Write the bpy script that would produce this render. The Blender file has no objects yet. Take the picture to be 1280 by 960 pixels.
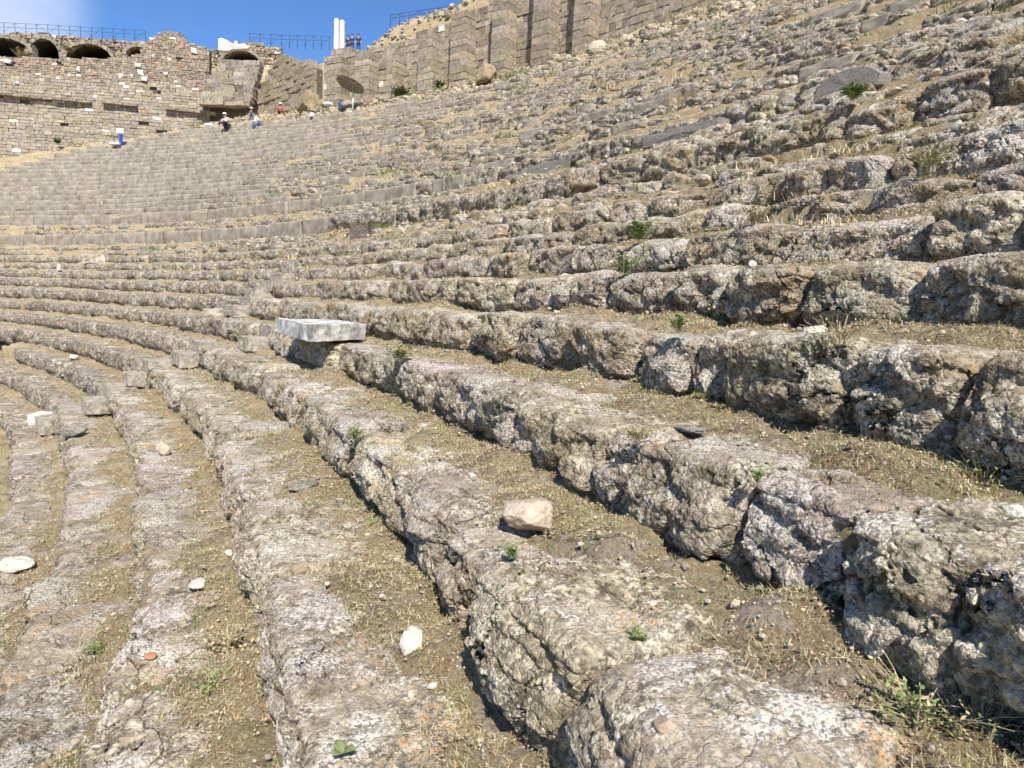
import bpy, math, random
import numpy as np
from mathutils import Vector, Matrix, Euler
rng = np.random.default_rng(7); random.seed(7)
C = bpy.context.scene.collection
F32 = np.float32

# ------------------------------------------------------------------ survey of the site (metres, eye at the origin)
FOC, PITCH, ROLL = 850.2, .11584, .039956
RC = 54.675
CX, CY = RC*math.sin(-1.93093), RC*math.cos(-1.93093)
cp, sp, cr, sr = math.cos(PITCH), math.sin(PITCH), math.cos(ROLL), math.sin(ROLL)
def ray(px, py):
    u, v = px-640, py-480
    u, v = u*cr+v*sr, -u*sr+v*cr
    return np.array([u/FOC, cp-v/FOC*sp, -sp-v/FOC*cp])
def at_z(px, py, z): r = ray(px, py); return r*(z/r[2])
def at_y(px, py, y): r = ray(px, py); return r*(y/r[1])
def at_R(px, py, R):
    r = ray(px, py); R = RC+R
    a = r[0]**2+r[1]**2; b = -2*(r[0]*CX+r[1]*CY); c = CX*CX+CY*CY-R*R
    return r*((-b+math.sqrt(max(0, b*b-4*a*c)))/2/a)
def th_of(p): return math.degrees(math.atan2(p[0]-CX, p[1]-CY))
def r_of(p): return math.hypot(p[0]-CX, p[1]-CY)-RC
def pol(R, th, z=0):
    t = np.radians(th); return np.stack([CX+(RC+R)*np.sin(t), CY+(RC+R)*np.cos(t), np.zeros_like(t)+z], -1)

# ------------------------------------------------------------------ noise
def _hash(ix, iy, iz, seed):
    h = (ix.astype(np.uint32)*np.uint32(374761393) + iy.astype(np.uint32)*np.uint32(668265263)
         + iz.astype(np.uint32)*np.uint32(2147483647-1013904223) + np.uint32((seed*974634777) & 0xffffffff))
    h = (h ^ (h >> np.uint32(13)))*np.uint32(1274126177)
    h = (h ^ (h >> np.uint32(16)))*np.uint32(2246822519)
    return h ^ (h >> np.uint32(15))
def perlin(P, seed=0):
    P = P.astype(F32); i = np.floor(P); f = P-i; i = i.astype(np.int64)
    w = f*f*f*(f*(f*6-15)+10)
    out = None; acc = []
    for dx in (0, 1):
        for dy in (0, 1):
            for dz in (0, 1):
                h = _hash(i[:, 0]+dx, i[:, 1]+dy, i[:, 2]+dz, seed)
                gx = (h & np.uint32(1023)).astype(F32)/512-1; gy = ((h >> np.uint32(10)) & np.uint32(1023)).astype(F32)/512-1
                gz = ((h >> np.uint32(20)) & np.uint32(1023)).astype(F32)/512-1
                g = gx*(f[:, 0]-dx)+gy*(f[:, 1]-dy)+gz*(f[:, 2]-dz)
                wt = (w[:, 0] if dx else 1-w[:, 0])*(w[:, 1] if dy else 1-w[:, 1])*(w[:, 2] if dz else 1-w[:, 2])
                acc.append(g*wt)
    return sum(acc)*1.2
def fbm(P, oct=3, seed=0, gain=.5, lac=2.03):
    a, s, o = 1., 0, 0
    for k in range(oct): o = o+a*perlin(P, seed+k*17); P = P*lac+3.7; a *= gain
    return o
def facet(P, seed=0):
    """broken-stone relief: every cell a tilted plane, ledges where cells meet"""
    P = P.astype(F32); b = np.floor(P-.5).astype(np.int64); best = None
    for dx in (0, 1):
        for dy in (0, 1):
            for dz in (0, 1):
                cx, cy, cz = b[:, 0]+dx, b[:, 1]+dy, b[:, 2]+dz; h = _hash(cx, cy, cz, seed)
                q = np.stack([P[:, 0]-cx-.5, P[:, 1]-cy-.5, P[:, 2]-cz-.5], -1)
                r = np.stack([(h & np.uint32(1023)), (h >> np.uint32(10)) & np.uint32(1023), (h >> np.uint32(20)) & np.uint32(1023)], -1).astype(F32)/512-1
                q = q-r*.38; d = (q*q).sum(1); g = r[:, [1, 2, 0]]*.55; v = (q*g).sum(1)+r[:, 2]*.28
                if best is None: best, out = d, v
                else: m = d < best; best = np.where(m, d, best); out = np.where(m, v, out)
    return out
def ridged(P, oct=3, seed=0, gain=.5):
    a, o = 1., 0
    for k in range(oct): o = o+a*(1-2*np.abs(perlin(P, seed+k*31))); P = P*2.1+5.3; a *= gain
    return o
def rnd(i, seed=0):       # per-integer random 0..1
    i = np.asarray(i); return _hash(i, i*0+seed, i*0+9, seed)/4294967295.
def sstep(a, b, x): t = np.clip((x-a)/(b-a), 0, 1); return t*t*(3-2*t)

# ------------------------------------------------------------------ object helpers
def tag(o, label=None, cat=None, group=None, kind=None):
    if label: o['label'] = label
    if cat: o['category'] = cat
    if group: o['group'] = group
    if kind: o['kind'] = kind
    return o
def empty(name, loc, label=None, cat=None, group=None, kind=None):
    o = bpy.data.objects.new(name, None); C.objects.link(o); o.location = [float(v) for v in loc]; o.empty_display_size = .2
    return tag(o, label, cat, group, kind)
def mesh_np(name, V, Q, mat=None, parent=None, smooth=True, T=None, col=None, loc=None, mat2=None, midx=None):
    """V (n,3) world points, Q (m,4) quads, T (k,3) tris, col per-vertex colour -> ONE object whose origin is loc or its lowest middle"""
    V = np.asarray(V, F32)
    if loc is None:
        loc = V.mean(0); loc[2] = V[:, 2].min()
    loc = np.asarray(loc, F32)
    me = bpy.data.meshes.new(name); me.vertices.add(len(V))
    me.vertices.foreach_set('co', (V-loc).ravel())
    L, st = [], []; n = 0
    if Q is not None and len(Q): Q = np.asarray(Q, np.int32); L.append(Q.ravel()); st.append(np.arange(len(Q))*4+n); n += Q.size
    if T is not None and len(T): T = np.asarray(T, np.int32); L.append(T.ravel()); st.append(np.arange(len(T))*3+n); n += T.size
    L = np.concatenate(L); st = np.concatenate(st).astype(np.int32)
    me.loops.add(len(L)); me.loops.foreach_set('vertex_index', L)
    me.polygons.add(len(st)); me.polygons.foreach_set('loop_start', st)
    me.polygons.foreach_set('use_smooth', np.full(len(st), bool(smooth)))
    me.update(calc_edges=True)
    if col is not None:
        a = me.color_attributes.new('tint', 'FLOAT_COLOR', 'POINT')
        c4 = np.ones((len(V), 4), F32); c4[:, :3] = col; a.data.foreach_set('color', c4.ravel())
    if mat: me.materials.append(mat)
    if mat2:
        for mm in mat2: me.materials.append(mm)
        me.polygons.foreach_set('material_index', np.asarray(midx, np.int32))
    o = bpy.data.objects.new(name, me); C.objects.link(o)
    if parent is not None:
        o.parent = parent; loc = loc-np.array(pworld(parent), F32)
    o.location = [float(v) for v in loc]
    return o
def pworld(o):
    p = Vector((0, 0, 0))
    while o is not None: p = p+o.location; o = o.parent
    return p
def grid_quads(n, m, off=0):
    i, j = np.meshgrid(np.arange(n-1), np.arange(m-1), indexing='ij')
    a = (i*m+j).ravel()+off
    return np.stack([a, a+1, a+m+1, a+m], -1)

# ------------------------------------------------------------------ materials
def new_mat(name, disp=None):
    m = bpy.data.materials.new(name); m.use_nodes = True; nt = m.node_tree; nt.nodes.clear()
    out = nt.nodes.new('ShaderNodeOutputMaterial'); bs = nt.nodes.new('ShaderNodeBsdfPrincipled')
    nt.links.new(bs.outputs[0], out.inputs[0]); bs.inputs['Roughness'].default_value = .92
    bs.inputs['Specular IOR Level'].default_value = .25
    if disp: m.displacement_method = disp
    return m, nt, bs, out
class G:
    """tiny node-graph builder"""
    def __init__(s, nt): s.nt = nt; s.geo = nt.nodes.new('ShaderNodeNewGeometry'); s.P = s.geo.outputs['Position']
    def set(s, sock, v):
        if hasattr(v, 'is_linked') or hasattr(v, 'links'): s.nt.links.new(v, sock)
        elif isinstance(v, (tuple, list)) and len(v) == 3 and sock.type == 'RGBA': sock.default_value = (*v, 1)
        else: sock.default_value = v
    def noise(s, scale, detail=4, rough=.55, vec=None, dist=0):
        n = s.nt.nodes.new('ShaderNodeTexNoise'); s.set(n.inputs['Vector'], vec or s.P)
        n.inputs['Scale'].default_value = scale; n.inputs['Detail'].default_value = detail; n.inputs['Roughness'].default_value = rough
        n.inputs['Distortion'].default_value = dist; return n.outputs[0]
    def voro(s, scale, feat='F1', vec=None, rand=1., out=0):
        n = s.nt.nodes.new('ShaderNodeTexVoronoi'); n.feature = feat; s.set(n.inputs['Vector'], vec or s.P)
        n.inputs['Scale'].default_value = scale; n.inputs['Randomness'].default_value = rand; return n.outputs[out]
    def ramp(s, v, a, b, lo=0., hi=1.):
        n = s.nt.nodes.new('ShaderNodeMapRange'); n.interpolation_type = 'SMOOTHSTEP'; s.set(n.inputs[0], v)
        for i, x in enumerate((a, b, lo, hi)): s.set(n.inputs[1+i], x)
        return n.outputs[0]
    def math(s, op, a, b=0., c=0.):
        n = s.nt.nodes.new('ShaderNodeMath'); n.operation = op; s.set(n.inputs[0], a); s.set(n.inputs[1], b); s.set(n.inputs[2], c); return n.outputs[0]
    def mix(s, f, a, b, mode='MIX'):
        n = s.nt.nodes.new('ShaderNodeMix'); n.data_type = 'RGBA'; n.blend_type = mode
        s.set(n.inputs[0], f); s.set(n.inputs[6], a); s.set(n.inputs[7], b); return n.outputs[2]
    def colramp(s, v, stops):
        n = s.nt.nodes.new('ShaderNodeValToRGB'); s.set(n.inputs[0], v); e = n.color_ramp.elements
        while len(e) < len(stops): e.new(.5)
        for el, (p, c) in zip(e, stops): el.position = p; el.color = (*c, 1)
        return n.outputs[0]
    def attr(s, name):
        n = s.nt.nodes.new('ShaderNodeAttribute'); n.attribute_name = name; return n
    def xyz(s, v):
        n = s.nt.nodes.new('ShaderNodeSeparateXYZ'); s.set(n.inputs[0], v); return n.outputs
    def stretch(s, x, y, z):
        n = s.nt.nodes.new('ShaderNodeVectorMath'); n.operation = 'MULTIPLY'; s.set(n.inputs[0], s.P); n.inputs[1].default_value = (x, y, z); return n.outputs[0]
    def bump(s, bs, h, strength=.5, dist=.02, nrm=None):
        n = s.nt.nodes.new('ShaderNodeBump'); n.inputs['Strength'].default_value = strength; n.inputs['Distance'].default_value = dist
        s.set(n.inputs['Height'], h)
        if nrm is not None: s.nt.links.new(nrm, n.inputs['Normal'])
        s.nt.links.new(n.outputs[0], bs.inputs['Normal']); return n.outputs[0]

def rock_material(name, near=True, tint=(1, 1, 1), lichen=1.):
    m, nt, bs, out = new_mat(name, 'BOTH' if near else None); g = G(nt)
    tc = g.attr('tint')
    n1 = g.noise(1.7, 3, .6); n2 = g.noise(9, 7, .72); n3 = g.noise(38, 6, .72)
    if not near: n2 = g.noise(5, 7, .7, vec=g.stretch(.8, .8, 3.2))
    base = g.colramp(n2, [(.32, (.11, .095, .07)), (.45, (.25, .22, .17)), (.57, (.37, .33, .262)), (.72, (.60, .55, .45))] if not near else [(.34, (.10, .082, .055)), (.44, (.25, .213, .150)), (.53, (.41, .358, .262)), (.64, (.72, .655, .52))])
    base = g.mix(g.ramp(n1, .46, .70, 0, .6), base, (.27, .215, .12))                       # yellowish stone
    base = g.mix(g.ramp(n3, .43, .52, .8, 0), base, (.06, .052, .038))                          # dark lichen crust
    # pale lichen, thickest on the tops of the stones
    nz = g.xyz(g.geo.outputs['Normal'])[2]
    top = g.ramp(nz, .35, .9)
    lm = g.noise(24, 7, .78); lbig = g.noise(2.6, 3, .5)
    lv = g.math('ADD', g.math('ADD', lm, g.math('MULTIPLY', lbig, .85)), g.math('MULTIPLY', top, .09*lichen))
    white = g.ramp(lv, .98, 1.07)
    sp_ = g.noise(70, 4, .65); dark = g.ramp(sp_, .46, .51, 1, 0)
    lc = g.mix(g.math('MULTIPLY', dark, .8), (.66, .63, .56), (.10, .085, .065))
    base = g.mix(g.math('MULTIPLY', white, .82*lichen), base, lc)
    # grey-brown dust worn into the tops
    du = g.ramp(g.noise(3.4, 5, .6), .46, .58)
    base = g.mix(g.math('MULTIPLY', g.math('MULTIPLY', du, top), .6), base, (.36, .30, .23))
    # orange lichen
    oc = g.math('MULTIPLY', g.ramp(g.noise(2.1, 2, .5), .60, .67), g.ramp(g.noise(24, 5, .7), .48, .60))
    base = g.mix(g.math('MULTIPLY', oc, .6), base, (.48, .28, .10))
    base = g.mix(1., base, tc.outputs[0], 'MULTIPLY')
    base = g.mix(1., base, tint, 'MULTIPLY')
    nt.links.new(base, bs.inputs['Base Color'])
    nw = nt.nodes.new('ShaderNodeTexNoise'); nt.links.new(g.P, nw.inputs['Vector']); nw.inputs['Scale'].default_value = 3.; nw.inputs['Detail'].default_value = 4
    wv = nt.nodes.new('ShaderNodeVectorMath'); wv.operation = 'MULTIPLY_ADD'; nt.links.new(nw.outputs['Color'], wv.inputs[0]); wv.inputs[1].default_value = (.55, .55, .55); nt.links.new(g.P, wv.inputs[2])
    crack = g.math('MULTIPLY', g.ramp(g.voro(1.9, 'DISTANCE_TO_EDGE', vec=wv.outputs[0]), .004, .022, 1, 0), g.ramp(g.noise(1.3, 2, .5), .46, .56))
    if not near:
        base = g.mix(g.math('MULTIPLY', g.ramp(g.noise(10, 5, .7), .42, .50, 1, 0), .72), base, (.062, .052, .040)); base = g.mix(g.math('MULTIPLY', g.ramp(g.noise(13, 4, .7), .56, .62), .6), base, (.66, .61, .52)); nt.links.new(base, bs.inputs['Base Color'])
    if near: nt.links.new(g.mix(g.math('MULTIPLY', crack, .6), base, (.045, .038, .028)), bs.inputs['Base Color'])
    ed = g.voro(16, 'DISTANCE_TO_EDGE'); pit = g.ramp(g.voro(30), .05, .45)
    if near:
        h = g.math('ADD', g.math('MULTIPLY', g.noise(9, 6, .62), .045), g.math('MULTIPLY', g.ramp(ed, 0, .10), .006))
        h = g.math('ADD', h, g.math('MULTIPLY', g.noise(34, 5, .75), .026))
        h = g.math('ADD', h, g.math('MULTIPLY', g.noise(90, 4, .7), .008))
        h = g.math('ADD', h, g.math('MULTIPLY', pit, .008)); h = g.math('SUBTRACT', h, g.math('MULTIPLY', crack, .028))
        d = nt.nodes.new('ShaderNodeDisplacement'); d.inputs['Midlevel'].default_value = .046; d.inputs['Scale'].default_value = 1.0
        h = g.math('MULTIPLY_ADD', g.math('SUBTRACT', h, .046), g.ramp(nz, .5, .95, 1., .55), .046)
        nt.links.new(h, d.inputs['Height']); nt.links.new(d.outputs[0], out.inputs['Displacement'])
    else:
        h = g.math('ADD', g.noise(7, 7, .7), g.math('MULTIPLY', g.noise(30, 4, .7), .4))
        g.bump(bs, h, .65, .06)
    return m
M = {}
M['rock'] = rock_material('weathered_stone')
M['rockfar'] = rock_material('weathered_stone_far', False, lichen=.55)

def simple(name, c1, c2, scale=6, bump=.3, dist=.02, rough=.9, detail=5, tintattr=False):
    m, nt, bs, out = new_mat(name); g = G(nt)
    n = g.noise(scale, detail, .65)
    col = g.colramp(n, [(.35, c1), (.65, c2)])
    if tintattr: col = g.mix(1., col, g.attr('tint').outputs[0], 'MULTIPLY')
    nt.links.new(col, bs.inputs['Base Color']); bs.inputs['Roughness'].default_value = rough
    if bump: g.bump(bs, g.noise(scale*4, 5, .7), bump, dist)
    return m
M['masonry'] = simple('tan_masonry', (.55, .54, .52), (1.12, 1.10, 1.06), 5, .7, .05, tintattr=True)
M['smooth_stone'] = simple('smooth_grey_stone', (.23, .20, .155), (.48, .44, .36), 5, .5, .015, tintattr=True)
M['seat_smooth'] = simple('smooth_weathered_seat_stone', (.20, .178, .142), (.41, .372, .305), 2.2, .5, .03, tintattr=True, detail=8)
M['grey_lichen_stone'] = simple('grey_speckled_stone', (.13, .12, .10), (.34, .315, .265), 34, .6, .02)
M['step_stone'] = simple('worn_step_stone', (.20, .175, .14), (.46, .41, .33), 11, .7, .02)
M['dark_block'] = simple('dark_grey_stone', (.06, .052, .042), (.16, .14, .115), 18, .6, .02)
M['offwhite'] = simple('off_white_stone', (.40, .36, .29), (.66, .62, .54), 26, .6, .012)
M['marble'] = simple('white_marble', (.20, .19, .17), (.74, .72, .67), 4.5, .6, .02, .8, 9)
M['white_stone'] = simple('bright_white_marble', (.46, .45, .42), (.74, .73, .69), 9, .2, .01, .6)
M['tan_rock'] = simple('pinkish_tan_rock', (.40, .30, .21), (.60, .50, .39), 16, .7, .02)
M['ochre_rock'] = simple('ochre_boulder', (.17, .125, .07), (.34, .27, .165), 2.5, .7, .08)
M['pale_rock'] = simple('pale_cream_rock', (.48, .43, .34), (.72, .67, .57), 22, .6, .015)
M['tile'] = simple('orange_brick_shard', (.42, .17, .09), (.52, .25, .14), 30, .3, .005)
M['dark'] = simple('vault_painted_shade', (.05, .045, .04), (.10, .09, .08), 2, .3, .05)  # vault lining coloured near black to stand for the shade inside the arches
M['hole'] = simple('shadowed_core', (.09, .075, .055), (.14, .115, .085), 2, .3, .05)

def ground_material():
    m, nt, bs, out = new_mat('dry_soil'); g = G(nt)
    n1 = g.noise(1.9, 4, .6); n2 = g.noise(26, 8, .78); n3 = g.noise(75, 6, .8)
    soil = g.colramp(n2, [(.38, (.17, .125, .085)), (.48, (.39, .32, .24)), (.58, (.62, .55, .455))])
    straw = g.colramp(n3, [(.36, (.22, .17, .085)), (.5, (.44, .345, .19)), (.62, (.66, .55, .36))])
    col = g.mix(g.ramp(g.noise(3.2, 6, .7), .34, .50), soil, straw)
    gr = g.math('MULTIPLY', g.ramp(g.noise(1.15, 3, .6), .53, .62), g.ramp(n2, .40, .58))
    rd = g.math('MULTIPLY', g.ramp(g.noise(2.7, 5, .65), .50, .60), g.ramp(g.noise(55, 4, .7), .42, .56))
    col = g.mix(g.math('MULTIPLY', rd, .6), col, (.25, .135, .075))
    col = g.mix(g.math('MULTIPLY', gr, .45), col, (.17, .16, .055))
    pb = g.ramp(g.voro(26), .10, .17, 1, 0); pbm = g.ramp(g.noise(6, 3, .5), .48, .6)
    col = g.mix(g.math('MULTIPLY', pb, pbm), col, (.46, .42, .35))
    col = g.mix(g.math('MULTIPLY', g.ramp(n3, .58, .66), .5), col, (.52, .46, .33))
    col = g.mix(g.ramp(g.noise(120, 4, .75), .40, .54, .3, 0), col, (.14, .10, .07))
    nt.links.new(col, bs.inputs['Base Color'])
    h = g.math('ADD', g.noise(45, 9, .82), g.math('MULTIPLY', n2, .6))
    g.bump(bs, h, .9, .045)
    return m
M['ground'] = ground_material()
def blade_material(name, rough=.7):
    m, nt, bs, out = new_mat(name); g = G(nt)
    nt.links.new(g.attr('tint').outputs[0], bs.inputs['Base Color']); bs.inputs['Roughness'].default_value = rough
    return m
M['blade'] = blade_material('grass_blades')
def flat(name, c, rough=.6, metal=0.):
    m, nt, bs, out = new_mat(name); bs.inputs['Base Color'].default_value = (*c, 1); bs.inputs['Roughness'].default_value = rough; bs.inputs['Metallic'].default_value = metal
    g = G(nt); n = g.noise(30, 3, .5); nt.links.new(g.mix(.18, c, g.mix(n, (c[0]*.5, c[1]*.5, c[2]*.5), (min(1, c[0]*1.5), min(1, c[1]*1.5), min(1, c[2]*1.5)))), bs.inputs['Base Color'])
    return m

# ------------------------------------------------------------------ seat rows
# name, R of the nose, z of the nose, depth to the next row's face
ROWS = []
for i, (nm, R, z) in enumerate([('T4', -7.35, -6.35), ('T3', -6.6, -5.88), ('T2', -5.85, -5.4), ('T1', -5.1, -4.93), ('T', -4.35, -4.46), ('U', -3.6, -3.98), ('V', -2.85, -3.5), ('W', -2.1, -3.02), ('X', -1.35, -2.54),
        ('Y', -.59, -2.04), ('Z', .16, -1.54), ('A', .94, -1.06), ('B', 1.75, -.60), ('C', 2.58, -.11), ('D', 3.43, .33),
        ('E', 4.12, .75), ('F', 4.77, 1.10), ('G', 5.42, 1.50), ('H', 6.15, 1.83), ('L', 6.9, 2.16), ('W1', 7.55, 2.80),
        ('I', 8.35, 3.15), ('J', 9.15, 3.52), ('W2', 10.03, 4.18)]):
    ROWS.append([nm, R, z])
for i in range(1, 21): ROWS.append(['U%02d' % i, 10.05+.6125*i, 4.15+.405*i])
IDX = {r[0]: i for i, r in enumerate(ROWS)}
def th_start(i):
    nm, R, z = ROWS[i]
    if R < 0: return 40.
    th = np.interp(R, [0, 10, 15.5, 20, 21.3, 22.4], [27, 13, 9.5, 14.5, 17.2, 19.5])
    return float(th)
def th_end(i): return float(np.interp(ROWS[i][1], [-8, 0, 6, 10, 22.4], [74, 77, 76, 72, 64]))
JOINTS = {'C': [(550, 423), (596, 437), (641, 434), (706, 454), (852, 470), (905, 482), (1059, 512), (1209, 530)],
          'D': [(479, 368), (572, 368), (641, 372), (712, 375), (841, 377), (1002, 366), (1145, 385)],
          'B': [(474, 482), (500, 493), (546, 515), (596, 532), (645, 545), (792, 610), (915, 660), (1057, 724), (1201, 790)],
          'A': [(408, 530), (491, 635), (606, 765), (722, 870)]}
STEP_PX = [(195, 447), (232, 425), (262, 412), (300, 400), (330, 388)]   # where the stairway crosses the rows
# the stairway: (R, theta) line through the stones seen in the photograph
SA = at_z(128, 500, -2.04); SB = at_R(345, 352, 3.9)
def stair_th(R):
    pts = [(-1.35, th_of(at_z(78, 512, -2.54))), (-.59, th_of(at_z(116, 488, -2.04))), (.16, th_of(at_z(168, 455, -1.54))), (.94, th_of(at_z(212, 430, -1.06))),
           (1.75, th_of(at_z(254, 408, -.60))), (2.58, th_of(at_R(305, 385, 2.58))), (3.43, th_of(at_R(330, 360, 3.43))), (4.12, th_of(at_R(362, 340, 4.12)))]
    a = np.array(pts); return np.interp(R, a[:, 0], a[:, 1])

SHADE_SPACING = .0023
def seg_blocks(i):
    """joint angles and per-block traits of row i"""
    nm, R, z = ROWS[i]
    t0, t1 = th_start(i), th_end(i); rr = RC+R
    rs = np.random.default_rng(100+i)
    fixed = sorted(th_of(at_R(px, py, R)) for px, py in JOINTS.get(nm, []))
    js = [t0]; far = R > 10.3
    while js[-1] < t1:
        L = rs.uniform(.5, 1.25) if not far else rs.uniform(.45, 1.6)
        if (far and smoothness(R, js[-1]) > .6) or (nm in ('W1', 'W2') and js[-1] < 47): L = rs.uniform(1.2, 3.5)
        nx = js[-1]+math.degrees(L/rr)
        nxt = [f for f in fixed if f > js[-1]+.12]
        if nxt and nx > nxt[0]-math.degrees(.25/rr): nx = nxt[0]
        js.append(nx)
    st = stair_th(R) if -1.5 <= R <= 4.6 else None
    out = []
    for a, b in zip(js[:-1], js[1:]):
        if st is not None:
            w = math.degrees(.42/rr)
            if a > st-w and b < st+w: continue
            if a < st-w < b: b = st-w
            elif a < st+w < b: a = st+w
            if math.radians(b-a)*rr < .12: continue
        out.append((a, b))
    return out
def smoothness(R, th):
    """0 = ruined rubble, 1 = well kept smooth seats (upper left part of the hillside, the two walkway walls)"""
    return np.clip(sstep(41, 31, th+rngj(R, th)*8), 0, 1)
def rngj(R, th): return np.sin(R*3.1+th*.9)*.5+np.sin(th*2.3-R*1.7)*.5

def build_row(i):
    nm, R0, Z0 = ROWS[i]; rr = RC+R0
    hprev = Z0-ROWS[i-1][2] if i else .48
    depth = (ROWS[i+1][1]-R0 if i+1 < len(ROWS) else .65)
    rs = np.random.default_rng(500+i)
    res = []
    upper = R0 > 10.3
    for bi, (a, b) in enumerate(seg_blocks(i)):
        tm = (a+b)/2; pm = pol(R0, tm, Z0); dist = math.sqrt(float(pm[0]**2+pm[1]**2+pm[2]**2))
        sp0 = min(max(dist*SHADE_SPACING, .0075), .10)
        if tm > 69.4 and pm[1] < -.3: sp0 = max(sp0, .02)
        if tm > 69.4 and pm[1] < -1.5: sp0 = max(sp0, .05)
        L = math.radians(b-a)*rr
        wall = nm in ('W1', 'W2')
        sm = float(smoothness(R0, tm)) if (upper or wall) else 0.
        if wall: sm = float(np.clip(sstep(47, 41, tm+rs.normal()*2), 0, 1)); sm = max(sm, float(rs.random() < (.35 if tm < 50 else .0)))
        elif upper and rs.random() < .10: sm = max(sm, .8)
        rough = 1-sm
        # ruin: dropped, pushed back or missing stones
        dz = rs.normal()*.016; dr = rs.normal()*.034; tz = rs.normal()*.024; tr = rs.normal()*.035
        if upper or (R0 > 6 and not wall):
            dz += -abs(rs.normal())*.06*rough; dr += rs.normal()*.085*rough; tz += rs.normal()*.06*rough; tr += rs.normal()*.05*rough
        elif R0 > 3.5: dz += -abs(rs.normal())*.03; dr += rs.normal()*.03; tz += rs.normal()*.03; tr += rs.normal()*.03
        if nm == 'A':
            for (px, py), v in (((606, 765), -.055), ((722, 870), -.02)):
                if tm > th_of(at_R(px, py, R0)): dr = v
        if nm == 'Z' and tm > th_of(at_z(310, 790, Z0)): dr = .045
        if nm == 'Y' and tm > 65: dr = -.02
        col_ = math.sin(R0*1.9+tm*.55)+math.sin(R0*.83-tm*.37+1.3)+rs.normal()*.35
        if (upper or R0 > 6) and not wall and rough > .5 and col_ > 1.25:      # collapsed stretch: only low broken stumps remain
            dz -= rs.uniform(.10, .26); dr += rs.uniform(-.06, .16); tz += rs.normal()*.14; tr += rs.normal()*.12
        bulge = rs.uniform(.0, .05)*rough+.01*sm; cornr = rs.uniform(.06, .15)*rough+.015*sm
        h = hprev+.06
        # profile (dr, dz): back of the top -> nose -> face -> undercut foot -> back
        D = depth+.12
        foot = rs.uniform(.05, .15)*rough+.015
        ctrl = [(D, -.012), (D*.5, .0), (cornr*1.6, .0)]
        for q in range(7):
            ang = math.pi/2*(1+q/6.); ctrl.append((cornr+cornr*math.cos(ang), -cornr+cornr*math.sin(ang)))
        ctrl += [(-bulge, -h*.42), (-bulge*.7, -h*.62), (foot*.45, -h*.80), (foot, -h*.92), (foot+.05, -h-.05)]
        ctrl = np.array(ctrl); seg = np.hypot(*np.diff(ctrl, axis=0).T); cum = np.concatenate([[0], np.cumsum(seg)])
        npf = max(7, int(cum[-1]/sp0)); q = np.linspace(0, cum[-1], npf)
        if upper: q = np.concatenate([np.linspace(0, cum[2], max(3, npf//4)), np.linspace(cum[2], cum[-1], max(7, int(npf*.8)))[1:]])
        pr = np.stack([np.interp(q, cum, ctrl[:, 0]), np.interp(q, cum, ctrl[:, 1])], -1)
        tg = np.gradient(pr, axis=0); tg /= np.hypot(tg[:, 0], tg[:, 1])[:, None]+1e-9
        nr, nz = tg[:, 1].copy(), -tg[:, 0].copy()      # outward normal in the (r,z) plane
        pr = np.concatenate([pr, [[D, -h-.05]]]); nr = np.append(nr, 1.); nz = np.append(nz, 0.)
        m = len(pr); ns = max(4, int(L/sp0)); 
        e = np.linspace(0, L, ns); 
        ch_ = 1.5 if 2 < R0 < 7 else 1.
        rad = (rs.uniform(.03, .10)*rough*ch_+.003); rad2 = (rs.uniform(.03, .10)*rough*ch_+.003)
        rad, rad2 = min(rad, L*.3), min(rad2, L*.3); pil = rs.uniform(.02, .075)*rough*min(1, L/.7)*(.35 if R0 < 2 else 1)
        ins = rad*(1-np.sqrt(1-np.clip(1-e/(rad+1e-6), 0, 1)**2))*1.0 + rad2*(1-np.sqrt(1-np.clip(1-(L-e)/(rad2+1e-6), 0, 1)**2))
        # end caps: extra columns that shrink towards the core of the block
        cols_e = np.concatenate([[.004, .004], e, [L-.004, L-.004]]); cols_f = np.concatenate([[1., .35], np.zeros(ns), [.35, 1.]]); ins = np.concatenate([[rad]*2, ins, [rad2]*2])
        s = cols_e/L-.5
        core = np.array([D*.55, -h*.5])
        PR = pr[None, :, :]*(1-cols_f)[:, None, None]+core*cols_f[:, None, None]
        PR = PR-np.stack([nr, nz], -1)[None]*ins[:, None, None]*(1-cols_f)[:, None, None]
        pf = (1-np.abs(np.clip(2*s, -1, 1))**2.6)*pil
        r = R0+dr+PR[:, :, 0]+(tr*s)[:, None]+pf[:, None]*np.minimum(nr, 0)[None]; z = Z0+dz+PR[:, :, 1]+(tz*s)[:, None]+(pf[:, None]-pil*.6)*.7*np.maximum(nz, 0)[None]*(pr[:, 0] < .35)[None]
        th = np.radians(a)+cols_e/rr; th = np.repeat(th[:, None], m, 1)
        V = np.stack([CX+(RC+r)*np.sin(th), CY+(RC+r)*np.cos(th), z], -1).reshape(-1, 3)
        NR = np.repeat(nr[None], len(cols_e), 0); NZ = np.repeat(nz[None], len(cols_e), 0)
        N = np.stack([NR*np.sin(th), NR*np.cos(th), NZ], -1).reshape(-1, 3)
        # side direction so that the ends roughen as well
        side = np.zeros(len(cols_e)); side[:2] = -.7; side[-2:] = .7
        S = (side[:, None]+np.zeros((1, m))).reshape(-1, 1)*np.stack([np.cos(th), -np.sin(th), 0*th], -1).reshape(-1, 3)
        Q = grid_quads(len(cols_e), m)
        ring = np.arange(len(cols_e)-1)*m
        Q2 = np.stack([ring+m-1, ring, ring+m, ring+m+m-1], -1)
        Q = np.concatenate([Q, Q2])
        off = rs.uniform(-40, 40, 3)
        tint = rs.uniform(.88, 1.12)*np.array([1, rs.uniform(.965, 1.0), rs.uniform(.90, 1.0)])
        if sm > .5: tint = (tint*.35+.65)*np.array([.86, .85, .83])
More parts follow.
